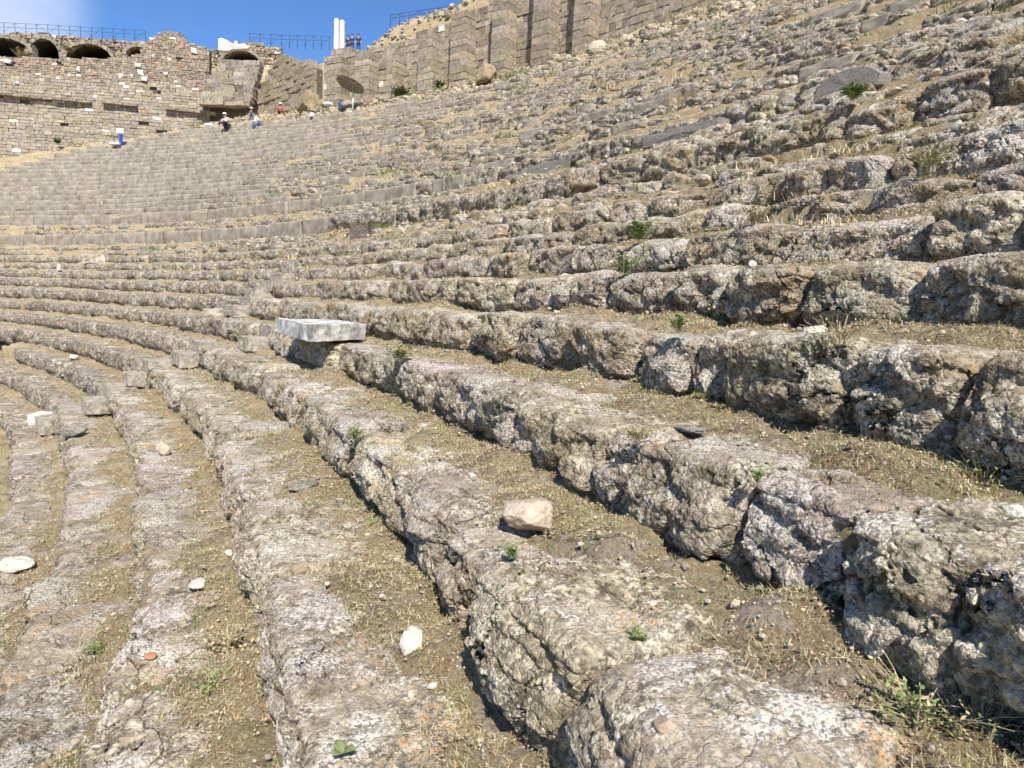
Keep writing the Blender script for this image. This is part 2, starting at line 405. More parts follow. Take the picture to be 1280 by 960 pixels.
        res.append(dict(V=V, N=N+S, Q=Q, off=np.repeat(off[None], len(V), 0), rough=np.full(len(V), rough), sp=np.full(len(V), sp0), tint=np.repeat(tint[None], len(V), 0),
                        topm=np.repeat(((pr[:, 1] > -cornr*.5)*1.)[None], len(cols_e), 0).ravel(), dist=dist, tm=tm, ruin=np.full(len(V), 1. if (upper or R0 > 6) else 0.)))
    # one noise pass for the whole row
    P = np.concatenate([b['V'] for b in res]); N = np.concatenate([b['N'] for b in res]); off = np.concatenate([b['off'] for b in res])
    rough = np.concatenate([b['rough'] for b in res]); topm = np.concatenate([b['topm'] for b in res]); ruin = np.concatenate([b['ruin'] for b in res])
    k = rough*(1-.68*topm*(1-.5*ruin))*(1+.35*ruin)+.03
    an = np.where(ruin > .5, .48, .72); thv = np.arctan2(P[:, 0]-CX, P[:, 1]-CY)
    pw = np.stack([thv*(RC+R0)*an, np.hypot(P[:, 0]-CX, P[:, 1]-CY), P[:, 2]*1.1], -1)+off
    w = np.stack([perlin(pw*3.1, 91), perlin(pw*3.1, 92), perlin(pw*3.1, 93)], -1)*.09
    pw = pw+w
    d = perlin(pw*2.3, 1)*.055
    d = d+perlin(pw*5.2, 2)*.024*(1+.3*ruin)
    d = d-np.clip(ridged(pw*3.3, 2, 5)-.85, 0, 1)*.075       # cracks and scooped hollows
    d = d+perlin(pw*12., 3)*.010*(1+.8*ruin)
    d = d+facet(pw*2.9+w*6, 5)*.060+facet(pw*7.5+w*10, 6)*.030*(1+.3*ruin)
    # terraced, broken look
    q = perlin(pw*7., 8); d = d+(np.abs(q)**.6*np.sign(q))*.014
    P = P+N*(d*k)[:, None]
    # world-space slow wander so rows are not perfect arcs
    wv = perlin(P*np.array([.45, .45, 0]), 44)*.035+perlin(P*np.array([1.3, 1.3, 0]), 45)*.014
    P[:, 2] += wv*(rough*.8+.2)
    n = 0
    for b in res:
        L = len(b['V']); b['V'] = P[n:n+L]; n += L
    return res

ORD = {1: 'first', 2: 'second', 3: 'third', 4: 'fourth', 5: 'fifth', 6: 'sixth', 7: 'seventh', 8: 'eighth', 9: 'ninth', 10: 'tenth', 11: 'eleventh', 12: 'twelfth', 13: 'thirteenth',
       14: 'fourteenth', 15: 'fifteenth', 16: 'sixteenth', 17: 'seventeenth', 18: 'eighteenth', 19: 'nineteenth', 20: 'twentieth'}
LABELS = {
 'W': 'low worn seat row at the left edge beside the two small white marble blocks',
 'X': 'lichened stone seat row whose end carries the small grey stone behind the white blocks',
 'Y': 'pale broad seat row in the lower left with the orange tile shard on it',
 'Z': 'seat row with flat lichened slab tops running down to the leafy green plant',
 'A': 'rough seat row in front with the pinkish tan rock lying on its top',
 'B': 'massive overhanging seat row that carries the white marble slab',
 'C': 'seat row of big split boulders just above the white marble slab',
 'D': 'eye level seat row of bulging grey blocks, first above the split boulders',
 'E': 'second seat row above the split boulder row, grassy tread in front',
 'F': 'third seat row above the split boulder row, of short lichened blocks',
 'G': 'fourth seat row above the split boulder row, cracked lichen blocks',
 'H': 'low seat row just below the dark grey block standing on end',
 'L': 'lowest rubble course right under the lower grey walkway wall',
 'W1': 'lower of two smooth grey walkway walls crossing the hillside',
 'I': 'narrow rubble seat row right above the lower grey walkway wall',
 'J': 'narrow rubble seat row right below the upper grey walkway wall',
 'W2': 'upper of two smooth grey walkway walls crossing the hillside'}
for i, (nm, R, z) in enumerate(ROWS):
    bl = build_row(i)
    mid = pol(R, 58. if R < 9 else 40., z-.45)
    if nm in LABELS: lab = LABELS[nm]
    elif nm[0] == 'U' and len(nm) == 3:
        k = int(nm[1:]); 
        lab = '%s row of broken stone seats above the upper grey walkway wall' % ORD[k] if k < 20 else 'topmost row of stone seats just below the buttressed retaining wall'
    else: lab = 'stone seat row far down on the left, %s below the white marble blocks' % ORD[{'V': 1, 'U': 2, 'T': 3, 'T1': 4, 'T2': 5, 'T3': 6, 'T4': 7}[nm]]
    kindn = 'walkway_wall' if nm in ('W1', 'W2') else 'seat_row'
    near = -3 < R < 7.2
    if near:
        e = empty(kindn, mid, lab, 'seating row', 'curved stone seat rows of the theatre')
        bl.sort(key=lambda b: b['dist'])
        for b in bl[:98]:
            o = mesh_np('seat_block', b['V'], b['Q'], M['rock'] if b['dist'] < 17 else M['rockfar'], e, col=b['tint'])
        rest = bl[98:]
        if rest:
            V = np.concatenate([b['V'] for b in rest]); n = 0; Q = []
            for b in rest: Q.append(b['Q']+n); n += len(b['V'])
            o = mesh_np('seat_block', V, np.concatenate(Q), M['rockfar'], e, col=np.concatenate([b['tint'] for b in rest])); o['kind'] = 'stuff'
    else:
        V = np.concatenate([b['V'] for b in bl]); n = 0; Q = []
        for b in bl: Q.append(b['Q']+n); n += len(b['V'])
        o = mesh_np(kindn, V, np.concatenate(Q), M['rock'], None, col=np.concatenate([b['tint'] for b in bl]), mat2=[M['rockfar'], M['seat_smooth']], midx=np.concatenate([np.full(len(b['Q']), 2 if b['rough'][0] < .45 else (0 if b['dist'] < 15 else 1)) for b in bl]))
        tag(o, lab, 'walkway wall' if kindn == 'walkway_wall' else 'seating row', 'curved stone seat rows of the theatre' if kindn == 'seat_row' else 'smooth walkway walls')

# ------------------------------------------------------------------ the ground
def soil_z(i, u, P2):
    """soil level on the tread of row i; u = 0 at the nose .. 1 at the next face; P2 world xy"""
    Z0 = ROWS[i][2]
    P = np.concatenate([P2, np.full((len(P2), 1), i*7.3)], 1)
    n = fbm(P*1.3, 3, 70); n2 = fbm(P*6., 3, 71)
    base = -.108+.145*sstep(.05, .7, u)+.03*sstep(.8, 1., u)
    return Z0+base+n*.12+n2*.045
gV, gQ, nv = [], [], 0
for i, (nm, R, z) in enumerate(ROWS):
    nxt = ROWS[i+1] if i+1 < len(ROWS) else ['x', R+.65, z+.4]
    t0, t1 = th_start(i)-1.5, th_end(i)+.5; rr = RC+R
    ths = [t0]
    while ths[-1] < t1:
        p = pol(R+.3, ths[-1], z); dist = float(np.linalg.norm(p))
        if ths[-1] > 70.5 and p[1] < -.5: dist = max(dist, 8)
        ths.append(ths[-1]+math.degrees(min(max(dist*.0045, .011), .2)/rr))
    ths = np.array(ths); dmin = float(np.min(np.linalg.norm(pol(R+.3, ths, z), axis=1)))
    nr = int(np.clip((nxt[1]-R)/max(dmin*.0045, .011), 6, 74))
    u = np.linspace(0, 1, nr)
    TH, U = np.meshgrid(ths, u, indexing='ij')
    r = R+.07+U*(nxt[1]-R+.10)
    XY = np.stack([CX+(RC+r)*np.sin(np.radians(TH)), CY+(RC+r)*np.cos(np.radians(TH))], -1).reshape(-1, 2)
    Z = soil_z(i, U.ravel(), XY)
    V = np.concatenate([XY, Z[:, None]], 1)
    if dmin < 14:
        V[:, 2] += perlin(V*9., 74)*.016+perlin(V*28., 75)*.013+perlin(V*70., 76)*.007
    # drop to the previous tread hidden inside the blocks
    V = V.reshape(len(ths), nr, 3)
    low = pol(R+.16, ths, z-(.55 if i else 3))[:, None, :]
    V = np.concatenate([low, V], 1)
    gV.append(V.reshape(-1, 3)); gQ.append(grid_quads(len(ths), nr+1, nv)); nv += V.shape[0]*V.shape[1]
ZTOP = ROWS[-1][2]; RTOP = ROWS[-1][1]
def out_z(R, th):
    """ground outside the seats"""
    zw = np.interp(th, [0, 5, 10, 14, 19, 24, 28, 36, 43, 50, 64], [10.9, 11.3, 12.2, 13.2, 15.5, 15.0, 14.1, 14.0, 14.2, 14.4, 14.6])   # at the foot of the walls
    Rw = np.interp(th, [0, 10, 14, 19, 24, 27, 64], [25, 25.5, 28, 30.5, 29, 25.3, 25.3])
    ztop = np.interp(th, [0, 9, 13, 19, 23, 26, 28, 29.5, 31, 34, 37, 40, 64], [20.0, 20.6, 20.8, 20.9, 20.3, 18.9, 18.6, 19.5, 20.2, 20.4, 20.9, 21.6, 23])
    f = (R-RTOP-.5)/(Rw-RTOP-.5)
    ze = np.interp(th, [0, 8, 14, 18.5], [10.0, 10.1, 10.9, ZTOP-.15])
    lo = ze+(zw-ze)*np.clip(f, 0, 1)
    hi = zw+(ztop-zw)*sstep(.0, 1., (R-Rw-.5)/np.where(th > 26.5, 2.6, 4.))
    return np.where(f < 1, lo, hi)
ths = np.concatenate([np.arange(-8, 62, .16), np.arange(62, 80, .6)]); rs_ = np.concatenate([np.arange(22.75, 34, .28), np.arange(34, 120, 6)])
TH, RR = np.meshgrid(ths, rs_, indexing='ij'); V = pol(RR.ravel(), TH.ravel(), 0); V[:, 2] = out_z(RR.ravel(), TH.ravel())
V[:, 2] += fbm(V*np.array([.5, .5, 0]), 3, 80)*.28*np.minimum(1, (RR.ravel()-22.5)*.5)+perlin(V*np.array([2.5, 2.5, 0]), 83)*.10
gV.append(V); gQ.append(grid_quads(len(ths), len(rs_), nv)); nv += len(V)
# bank at the left end of the seating (beyond each row's end)
ths = np.arange(-8, 41, .3); Rr = np.arange(-8, 23.3, .3)
TH, RR = np.meshgrid(ths, Rr, indexing='ij'); V = pol(RR.ravel(), TH.ravel(), 0)
rowR = np.array([r[1] for r in ROWS]); rowZ = np.array([r[2] for r in ROWS]); rowT = np.array([th_start(i) for i in range(len(ROWS))])
V[:, 2] = np.interp(RR.ravel(), rowR, rowZ)-.22
ts = np.interp(RR.ravel(), rowR, rowT); e = ts-TH.ravel()
bk = sstep(.0, 2.5, e)*(RR.ravel() > 14)
V[:, 2] = V[:, 2]*(1-bk)+bk*np.interp(RR.ravel(), [14, 16, 23], [7.0, 7.7, 10.2])
V[:, 2] += fbm(V*np.array([.7, .7, 0]), 3, 81)*.16-1.2*sstep(0, -1.2, e)
gV.append(V); gQ.append(grid_quads(len(ths), len(Rr), nv)); nv += len(V)
ground = mesh_np('ground', np.concatenate(gV), np.concatenate(gQ), M['ground'], None, loc=(0, 0, 0)); tag(ground, kind='structure')
# valley floor far below, out to the horizon
ang = np.linspace(0, 2*np.pi, 97)[:-1]; rad = np.array([0, 20, 47.3, 60, 140, 600, 3000, 9000.]); zz = np.array([-24, -24, -24., -24.5, -26, -40, -60, -60])
V = np.array([[CX+r*math.sin(a), CY+r*math.cos(a), z] for r, z in zip(rad, zz) for a in ang])
n = len(ang); Q = [[j*n+k, j*n+(k+1) % n, (j+1)*n+(k+1) % n, (j+1)*n+k] for j in range(len(rad)-1) for k in range(n)]
tag(mesh_np('valley_floor', V, Q, M['ground'], None, loc=(CX, CY, -24)), kind='structure')
# slope from the lowest seats down to the valley
ths = np.linspace(20, 80, 61); Rr = np.linspace(-44, -7.2, 30)
TH, RR = np.meshgrid(ths, Rr, indexing='ij'); V = pol(RR.ravel(), TH.ravel(), 0); V[:, 2] = np.interp(RR.ravel(), [-44, -7.2], [-24.6, -6.6])+fbm(V*np.array([.4, .4, 0]), 2, 5)*.3
tag(mesh_np('lower_slope', V, grid_quads(61, 30), M['ground'], None), kind='structure')
#@@PART2
# ------------------------------------------------------------------ masonry
CUBE = np.array([[x, y, z] for x in (-.5, .5) for y in (-.5, .5) for z in (-.5, .5)], float)
CQ = np.array([[0, 1, 3, 2], [4, 6, 7, 5], [0, 4, 5, 1], [2, 3, 7, 6], [0, 2, 6, 4], [1, 5, 7, 3]])
class Boxes:
    def __init__(s): s.V, s.Q, s.T, s.n = [], [], [], 0
    def add(s, c, size, ax, jit=0., tint=(1, 1, 1), rs=rng, tilt=0.):
        """box centred at c, size along (ax, normal, up); ax = unit direction in plan"""
        ax = np.array([ax[0], ax[1], 0.]); ny = np.array([-ax[1], ax[0], 0.]); up = np.array([0, 0, 1.])
        P = CUBE*np.array(size)
        if tilt:
            ct, st = math.cos(tilt), math.sin(tilt); P = np.stack([P[:, 0]*ct-P[:, 2]*st, P[:, 1], P[:, 0]*st+P[:, 2]*ct], -1)
        if jit: P = P+rs.normal(size=P.shape)*jit
        s.V.append(np.array(c)+P[:, :1]*ax+P[:, 1:2]*ny+P[:, 2:]*up); s.Q.append(CQ+s.n); s.T.append(np.repeat(np.array(tint)[None], 8, 0)); s.n += 8
    def build(s, name, mat, parent=None, loc=None):
        return mesh_np(name, np.concatenate(s.V), np.concatenate(s.Q), mat, parent, smooth=False, col=np.concatenate(s.T), loc=loc)
def stone_tint(rs, base=(.60, .50, .37), var=.16, white=0., red=0.):
    k = rs.normal(1, var)
    if rs.random() < white: return np.array([.85, .79, .70])
    c = np.array(base)*.60*max(.45, k)*np.array([1, rs.uniform(.94, 1.03), rs.uniform(.86, 1.05)])
    if rs.random() < red: c = c*np.array([1.04, .88, .81])
    return c
def run_wall(B, p0, p1, z0, z1, ch, ln, depth, rs, top=None, bottom=None, skip=None, base=(.60, .50, .37), white=0., red=0., jit=.012, proud=.03, var=.16, facing=None):
    """courses of separate stones from p0 to p1 (plan), the visible face on the line"""
    p0, p1 = np.array(p0[:2], float), np.array(p1[:2], float); L = np.linalg.norm(p1-p0); ax = (p1-p0)/L; nrm = np.array([ax[1], -ax[0]])
    if nrm@(-p0) < 0: nrm = -nrm
    z = z0
    while z < z1:
        hh = ch*rs.uniform(.85, 1.18) if ch < .3 else ch*rs.uniform(.94, 1.06)
        x = -rs.uniform(0, ln)
        while x < L:
            w = ln*rs.uniform(.55, 1.5); xa, xb = max(x, 0), min(x+w, L); x += w
            if xb-xa < .05: continue
            xm, zm = (xa+xb)/2, z+hh/2
            if top is not None and zm > top(xm): continue
            if bottom is not None and z+hh < bottom(xm): continue
            if skip is not None and skip(xm, zm, xb-xa, hh): continue
            o = rs.normal()*proud*.5
            c = p0+ax*xm+nrm*(o-depth/2)
            B.add((c[0], c[1], zm), (xb-xa-.012-rs.random()*.022, depth, hh-.014-rs.random()*.016), ax, jit, stone_tint(rs, base, var, white, red), rs)
        z += hh
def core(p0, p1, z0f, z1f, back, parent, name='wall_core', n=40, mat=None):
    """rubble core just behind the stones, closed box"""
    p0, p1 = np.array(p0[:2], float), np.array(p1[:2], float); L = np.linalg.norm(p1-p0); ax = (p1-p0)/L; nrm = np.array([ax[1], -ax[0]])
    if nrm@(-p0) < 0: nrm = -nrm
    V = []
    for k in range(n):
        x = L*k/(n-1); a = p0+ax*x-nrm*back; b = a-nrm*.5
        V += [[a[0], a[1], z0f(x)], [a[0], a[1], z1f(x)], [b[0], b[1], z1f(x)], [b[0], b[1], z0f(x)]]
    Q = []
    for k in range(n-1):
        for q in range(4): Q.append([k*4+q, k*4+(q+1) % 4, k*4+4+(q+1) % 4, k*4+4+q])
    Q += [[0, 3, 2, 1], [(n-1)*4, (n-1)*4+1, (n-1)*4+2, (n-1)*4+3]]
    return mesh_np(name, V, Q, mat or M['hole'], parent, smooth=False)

# --- retaining wall with buttresses, right of centre
rsw = np.random.default_rng(31)
RW = 25.3
def wz0(th): return float(out_z(np.array([RW-.2]), np.array([th]))[0])
TOPTH = [27.0, 28.5, 30, 32, 34, 36, 38, 41, 45, 52, 60]; TOPZ = [17.6, 17.75, 17.5, 17.55, 17.75, 18.1, 18.7, 19.6, 20.3, 20.8, 21.2]
wall = empty('retaining_wall', pol(RW, 40, wz0(40)), 'long tan block retaining wall with square buttresses above the seats', 'stone wall')
B = Boxes(); thk = np.arange(27.2, 61, 2.4)
for a, b in zip(thk[:-1], thk[1:]):
    p0, p1 = pol(RW, a), pol(RW, b); L = np.linalg.norm(p1-p0)
    top = lambda x: np.interp(a+(b-a)*x/L, TOPTH, TOPZ)-.2*rnd(int(a*10+x*2), 4)
    rs2 = np.random.default_rng(900)       # same course heights on every stretch
    zz = 11.5
    while zz < 21.4:
        hh = .40*rs2.uniform(.9, 1.1)
        run_wall(B, p0, p1, zz, zz+.01, hh/1.0, .62, .55, rsw, top=top, bottom=lambda x: wz0(a+(b-a)*x/L)-.5, base=(.57, .495, .39), white=.008)
        zz += hh
B.build('masonry', M['masonry'], wall)
for a, b in zip(thk[:-1], thk[1:]):
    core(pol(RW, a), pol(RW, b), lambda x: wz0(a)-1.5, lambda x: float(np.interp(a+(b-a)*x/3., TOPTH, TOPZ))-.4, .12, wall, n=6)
# buttresses
BUT = [(408, 427, 60), (444, 462, 66), (483, 495, 62), (522, 541, 58), (562, 582, 52), (613, 632, 10), (663, 684, 0), (714, 734, -5)]
for j, (xa, xb, ytop) in enumerate(BUT):
    pa = at_R(xa, 90, RW-.9); pb = at_R(xb, 90, RW-.9); ta, tb = th_of(pa), th_of(pb); tm = (ta+tb)/2
    Bb = Boxes(); rs3 = np.random.default_rng(40+j)
    t = math.radians(tm); ax = (math.cos(t), -math.sin(t)); w = math.radians(tb-ta)*(RC+RW); dep = .95
    z = wz0(tm)-.9; zt = np.interp(tm, TOPTH, TOPZ)-(.75 if j > 3 else 1.0); k = 0
    while z < zt:
        hh = .40*rs3.uniform(.92, 1.1); bat = .012*(z-wz0(tm))
        ww, dd = w-.02-bat, dep-bat*.5; c = pol(RW-dep/2+bat*.5, tm, z+hh/2)
        if k % 2: cuts = [(-.5, .5)]
        else: q = rs3.uniform(-.15, .2); cuts = [(-.5, q), (q, .5)]
        for qa, qb in cuts:
            cc = c+np.array([ax[0], ax[1], 0])*(qa+qb)/2*ww
            Bb.add(cc, ((qb-qa)*ww-.02, dd+rs3.normal()*.02, hh-.025), ax, .010, stone_tint(rs3, (.57, .495, .39), .13), rs3)
        z += hh; k += 1
    Bb.build('buttress', M['masonry'], wall)

# --- big faced wall of the terrace, upper left
rsb = np.random.default_rng(77)
def plan(px, y): r = ray(px, 100); return (r*(y/r[1]))[:2]
def zat(px, py, y): return float(at_y(px, py, y)[2])
PL0, PL1 = plan(-45, 58.5), plan(262, 61.5)
LT = empty('terrace_wall', (*((PL0+PL1)/2), 12), 'tall faced stone terrace wall at far left with ragged high tower part', 'stone wall')
LL = np.linalg.norm(PL1-PL0)
def pxpos(x):      # px of a point along the wall, used once to lay out its skyline from the survey
    q = PL0+(PL1-PL0)*x/LL; return 640+FOC*q[0]/q[1]
def sky_of(pts, y0=60.):
    xs = [p[0] for p in pts]; zs = [zat(p[0], p[1], 60.) for p in pts]; return lambda px: float(np.interp(px, xs, zs))
topL = sky_of([(-60, 74), (60, 76), (120, 73), (160, 71), (182, 62), (190, 50), (200, 37), (212, 33), (225, 35), (236, 41), (246, 50), (262, 52), (271, 62), (273, 90), (275, 130)])
footL = sky_of([(-60, 190), (0, 190), (60, 190), (100, 182), (200, 172), (262, 150), (300, 135)])
B = Boxes()
holes = [(rsb.uniform(0, LL), rsb.uniform(13, 20)) for _ in range(14)]
def skipL(x, z, w, h): return any(abs(x-a) < .22 and abs(z-b) < .16 for a, b in holes)
zsplit = zat(60, 100, 60)
run_wall(B, PL0, PL1, 9.5, zat(100, 128, 60), .27, .62, .5, rsb, top=lambda x: topL(pxpos(x)), bottom=lambda x: footL(pxpos(x))-1.0, skip=skipL, base=(.60, .53, .44), white=.012, red=.02, proud=.03, var=.10)
run_wall(B, PL0, PL1, zat(100, 128, 60), zat(60, 100, 60), .24, .55, .5, rsb, top=lambda x: topL(pxpos(x)), skip=skipL, base=(.60, .525, .43), white=.015, red=.05, proud=.03, var=.11)
run_wall(B, PL0, PL1, zat(60, 100, 60), 24, .17, .36, .5, rsb, top=lambda x: topL(pxpos(x)), skip=skipL, base=(.56, .475, .38), white=.02, red=.12, proud=.035, var=.14)
B.build('masonry', M['masonry'], LT)
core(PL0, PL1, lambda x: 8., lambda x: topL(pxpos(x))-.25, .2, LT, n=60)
# projecting ledge courses
def ledge(pa, pb, ya, yb):
    Bl = Boxes(); qa, qb = plan(pa, 60.), plan(pb, 60.); 
    fa = (pa+45)/307.; fb = (pb+45)/307.
    a = PL0+(PL1-PL0)*fa; b = PL0+(PL1-PL0)*fb; L = np.linalg.norm(b-a); ax = (b-a)/L; nrm = np.array([ax[1], -ax[0]]); nrm = nrm if nrm@(-a) > 0 else -nrm
    x = 0; rs = np.random.default_rng(int(pa+900))
    while x < L:
        w = rs.uniform(.5, 1.1); m = a+ax*(x+w/2)+nrm*rs.uniform(.10, .22); z = zat(pa, ya, 60)+(zat(pb, yb, 60)-zat(pa, ya, 60))*x/L
        Bl.add((m[0], m[1], z), (w-.03, .6, .20), ax, .015, stone_tint(rs, (.48, .42, .33), .12), rs); x += w
    Bl.build('ledge', M['masonry'], LT)
ledge(-40, 98, 121, 128); ledge(205, 262, 133, 137); ledge(125, 160, 128, 130)
# big white marble blocks built into it
for px, py, s in [(9, 81, .42), (97, 87, .3), (171, 79, .42), (174, 88, .36), (178, 96, .4), (243, 57, .4), (18, 107, .35), (205, 88, .3)]:
    Bw = Boxes(); f = (px+45)/307.; m = PL0+(PL1-PL0)*f; ax = (PL1-PL0)/LL
    nrm = np.array([ax[1], -ax[0]]); nrm = nrm if nrm@(-m) > 0 else -nrm; m = m-nrm*.08
    Bw.add((m[0], m[1], zat(px, py, 60)), (s*rsb.uniform(.8, 1.3), .5, s*rsb.uniform(.7, 1.2)), ax, .05, (1, 1, 1), rsb)
    Bw.build('marble_block', M['white_stone'], LT)

# --- rubble wall with arched vaults on the terrace above
PA0, PA1 = plan(-50, 62.5), plan(352, 65.5)
AV = empty('vaulted_rubble_wall', (*((PA0+PA1)/2), 19), 'low rubble wall with dark arched vault mouths along the skyline', 'ruined wall')
LA = np.linalg.norm(PA1-PA0)
def ypx(px): return 62.5+(px+50)/402.*3.
def posA(px): return (px+50)/402.*LA
def zA(px, py): return zat(px, py, ypx(px))
topA = lambda x: np.interp(-50+402*x/LA, [-50, 0, 60, 100, 150, 190, 200, 268, 275, 320, 352, 400], [zA(p, q) for p, q in [(-50, 38), (0, 41), (60, 43), (100, 48), (150, 49), (190, 55), (200, 62), (268, 62), (275, 54), (320, 54), (352, 62), (400, 80)]])+.12*rnd(int(x*3), 5)
ARCH = [(5, 62, 27, 13), (53, 71, 17, 21), (108, 73, 25, 17), (171, 68, 15, 9), (300, 80, 22, 15)]   # px centre, springing py, half width px, rise px
arcs = []
for cx_, sy, hw, rise in ARCH:
    s_ = ypx(cx_)/FOC; arcs.append((posA(cx_), zA(cx_, sy), hw*s_*1.02, rise*s_))
def skipA(x, z, w, h):
    for ax_, az, hw, rise in arcs:
        dx = (x-ax_)/(hw+.25); dz = (z-az)/(rise+.25)
        if z > az-.6 and dx*dx+max(dz, 0)**2 < 1: return True
    return False
B = Boxes()
run_wall(B, PA0, PA1, 17.5, 25, .22, .34, .5, rsb, top=topA, skip=skipA, base=(.58, .48, .36), white=.04, red=.08, proud=.12, jit=.04, var=.22)
B.build('masonry', M['masonry'], AV)
axA = (PA1-PA0)/LA; nA = np.array([axA[1], -axA[0]]); nA = nA if nA@(-PA0) > 0 else -nA
for ax_, az, hw, rise in arcs:
    Bv = Boxes(); n = max(9, int(hw*7)); rs = np.random.default_rng(int(ax_*10))
    for k in range(n):
        t = math.pi*(k+.5)/n; x = ax_+(hw+.13)*math.cos(t); z = az+(rise+.13)*math.sin(t); c = PA0+axA*x+nA*.03-nA*.3
        Bv.add((c[0], c[1], z), (.30, .66, math.pi*hw/n*.98), axA, .02, stone_tint(rs, (.52, .46, .37), .12), rs, tilt=math.atan2((hw+.13)*math.sin(t), (rise+.13)*math.cos(t)))
    for s in (-1, 1):
        for q in range(3):
            c = PA0+axA*(ax_+s*(hw+.14))+nA*.02-nA*.3; Bv.add((c[0], c[1], az-.12-q*.24), (.32, .6, .22), axA, .015, stone_tint(rs, (.52, .46, .37), .12), rs)
    # the vault itself: a barrel running back into the hill
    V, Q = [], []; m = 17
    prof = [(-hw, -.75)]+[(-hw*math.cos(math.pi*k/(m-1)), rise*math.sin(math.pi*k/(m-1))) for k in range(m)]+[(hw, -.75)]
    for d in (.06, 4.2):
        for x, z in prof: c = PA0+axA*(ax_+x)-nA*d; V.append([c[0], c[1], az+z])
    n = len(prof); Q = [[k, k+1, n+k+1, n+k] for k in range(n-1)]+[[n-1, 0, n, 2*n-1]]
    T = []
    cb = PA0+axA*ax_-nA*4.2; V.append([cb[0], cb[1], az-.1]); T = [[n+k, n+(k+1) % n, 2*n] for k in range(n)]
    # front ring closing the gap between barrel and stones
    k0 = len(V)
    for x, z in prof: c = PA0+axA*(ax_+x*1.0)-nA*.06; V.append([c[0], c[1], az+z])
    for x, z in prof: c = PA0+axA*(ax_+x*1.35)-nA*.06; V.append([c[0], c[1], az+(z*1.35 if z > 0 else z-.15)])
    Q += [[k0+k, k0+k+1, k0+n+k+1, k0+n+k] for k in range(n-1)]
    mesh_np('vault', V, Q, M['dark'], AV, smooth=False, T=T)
    Bv.build('arch_ring', M['masonry'], AV)
# rubble core between the vaults
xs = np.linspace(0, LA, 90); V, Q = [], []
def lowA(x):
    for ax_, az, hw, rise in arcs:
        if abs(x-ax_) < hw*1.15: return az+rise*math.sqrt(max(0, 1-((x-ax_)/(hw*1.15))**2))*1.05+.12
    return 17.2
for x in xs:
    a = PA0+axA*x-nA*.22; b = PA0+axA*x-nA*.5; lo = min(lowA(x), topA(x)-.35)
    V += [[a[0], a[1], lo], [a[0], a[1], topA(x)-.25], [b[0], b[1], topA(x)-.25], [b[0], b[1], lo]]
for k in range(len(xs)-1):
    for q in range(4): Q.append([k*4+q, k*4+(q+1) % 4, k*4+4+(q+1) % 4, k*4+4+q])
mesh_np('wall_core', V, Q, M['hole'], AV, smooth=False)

# --- stepped ashlar wall right of the tower
SW = empty('ashlar_wall', (*plan(290, 62), 15), 'grey stepped ashlar wall below the right hand vault mouth', 'stone wall')
Bq = Boxes(); rs = np.random.default_rng(5)
y = 78.
k = 0
while y < 137:
    zc = zat(290, y, 62.); hh = .42
    xa = np.interp(y, [78, 100, 137], [275, 262, 246]); xb = np.interp(y, [78, 137], [326, 312])
    yy = 61.9-k*.17; a, b = plan(xa, yy), plan(xb, yy)
    run_wall(Bq, a, b, zc-hh/2, zc-hh/2+.01, hh/1.0, .85, .9, rs, base=(.50, .44, .36), var=.2, proud=.14, jit=.03)
    y += hh*FOC/62.; k += 1
Bq.build('masonry', M['masonry'], SW)
# --- diagonal wall climbing towards the columns
DW = empty('sloping_wall', (*plan(350, 58), 16), 'wall of long tan blocks running up behind the rubble slope', 'stone wall')
Bd = Boxes(); rs = np.random.default_rng(15)
pa, pb = plan(322, 61.), plan(392, 55.)
z = 14.6
while z < 21:
    run_wall(Bd, pa, pb, z, z+.01, .42, .8, .7, rs, top=lambda x: np.interp(x, [0, 1.5, 3.5, 5, 9], [17.3, 18.3, 19.5, 18.9, 18.0])+.3*rnd(int(x*1.5), 9), bottom=lambda x: 14.2+x*.1, base=(.54, .46, .34), var=.12, proud=.08); z += .42
Bd.build('masonry', M['masonry'], DW)
core(pa, pb, lambda x: 13.5, lambda x: float(np.interp(x, [0, 1.5, 3.5, 5, 9], [17.0, 18.0, 19.1, 18.5, 17.6])), .3, DW, n=12)

# ------------------------------------------------------------------ loose stones
def rock_mesh(seed, sub=4, planes=14, sx=1., sy=1., sz=1., rough=.04):
    import bmesh
    bm = bmesh.new(); bmesh.ops.create_icosphere(bm, subdivisions=sub, radius=1.); bm.verts.ensure_lookup_table()
    V = np.array([v.co[:] for v in bm.verts]); T = np.array([[v.index for v in f.verts] for f in bm.faces]); bm.free()
    rs = np.random.default_rng(seed); n = rs.normal(size=(planes, 3)); n /= np.linalg.norm(n, axis=1)[:, None]; p = rs.uniform(.62, .95, planes)
    d = V@n.T; lim = np.where(d > .05, p/np.maximum(d, .05), 9).min(1); r = np.minimum(lim, 1.05)
    V = V*r[:, None]
    if rough: V = V*(1+fbm(V*2.2+seed, 4, seed % 97, .6)[:, None]*rough*2.2)
    return V*np.array([sx, sy, sz]), T
def tread_hit(px, py):
    """the spot on the seating that the survey sees at this pixel: (x, y, z, row index)"""
    r = ray(px, py); t = np.linspace(.8, 60, 24000); P = r[None]*t[:, None]
    R = np.hypot(P[:, 0]-CX, P[:, 1]-CY)-RC
    rr_ = np.array([q[1] for q in ROWS]); zz_ = np.array([q[2] for q in ROWS])
    k = np.searchsorted(rr_, R, side='right')-1; zs = np.where(k >= 0, zz_[np.clip(k, 0, None)], -30)
    th = np.degrees(np.arctan2(P[:, 0]-CX, P[:, 1]-CY)); og = np.where(R > RTOP+.65, out_z(R, th), zs)
    i = int(np.argmax(P[:, 2] < og)); p = P[i].copy(); p[2] = og[i]; return p
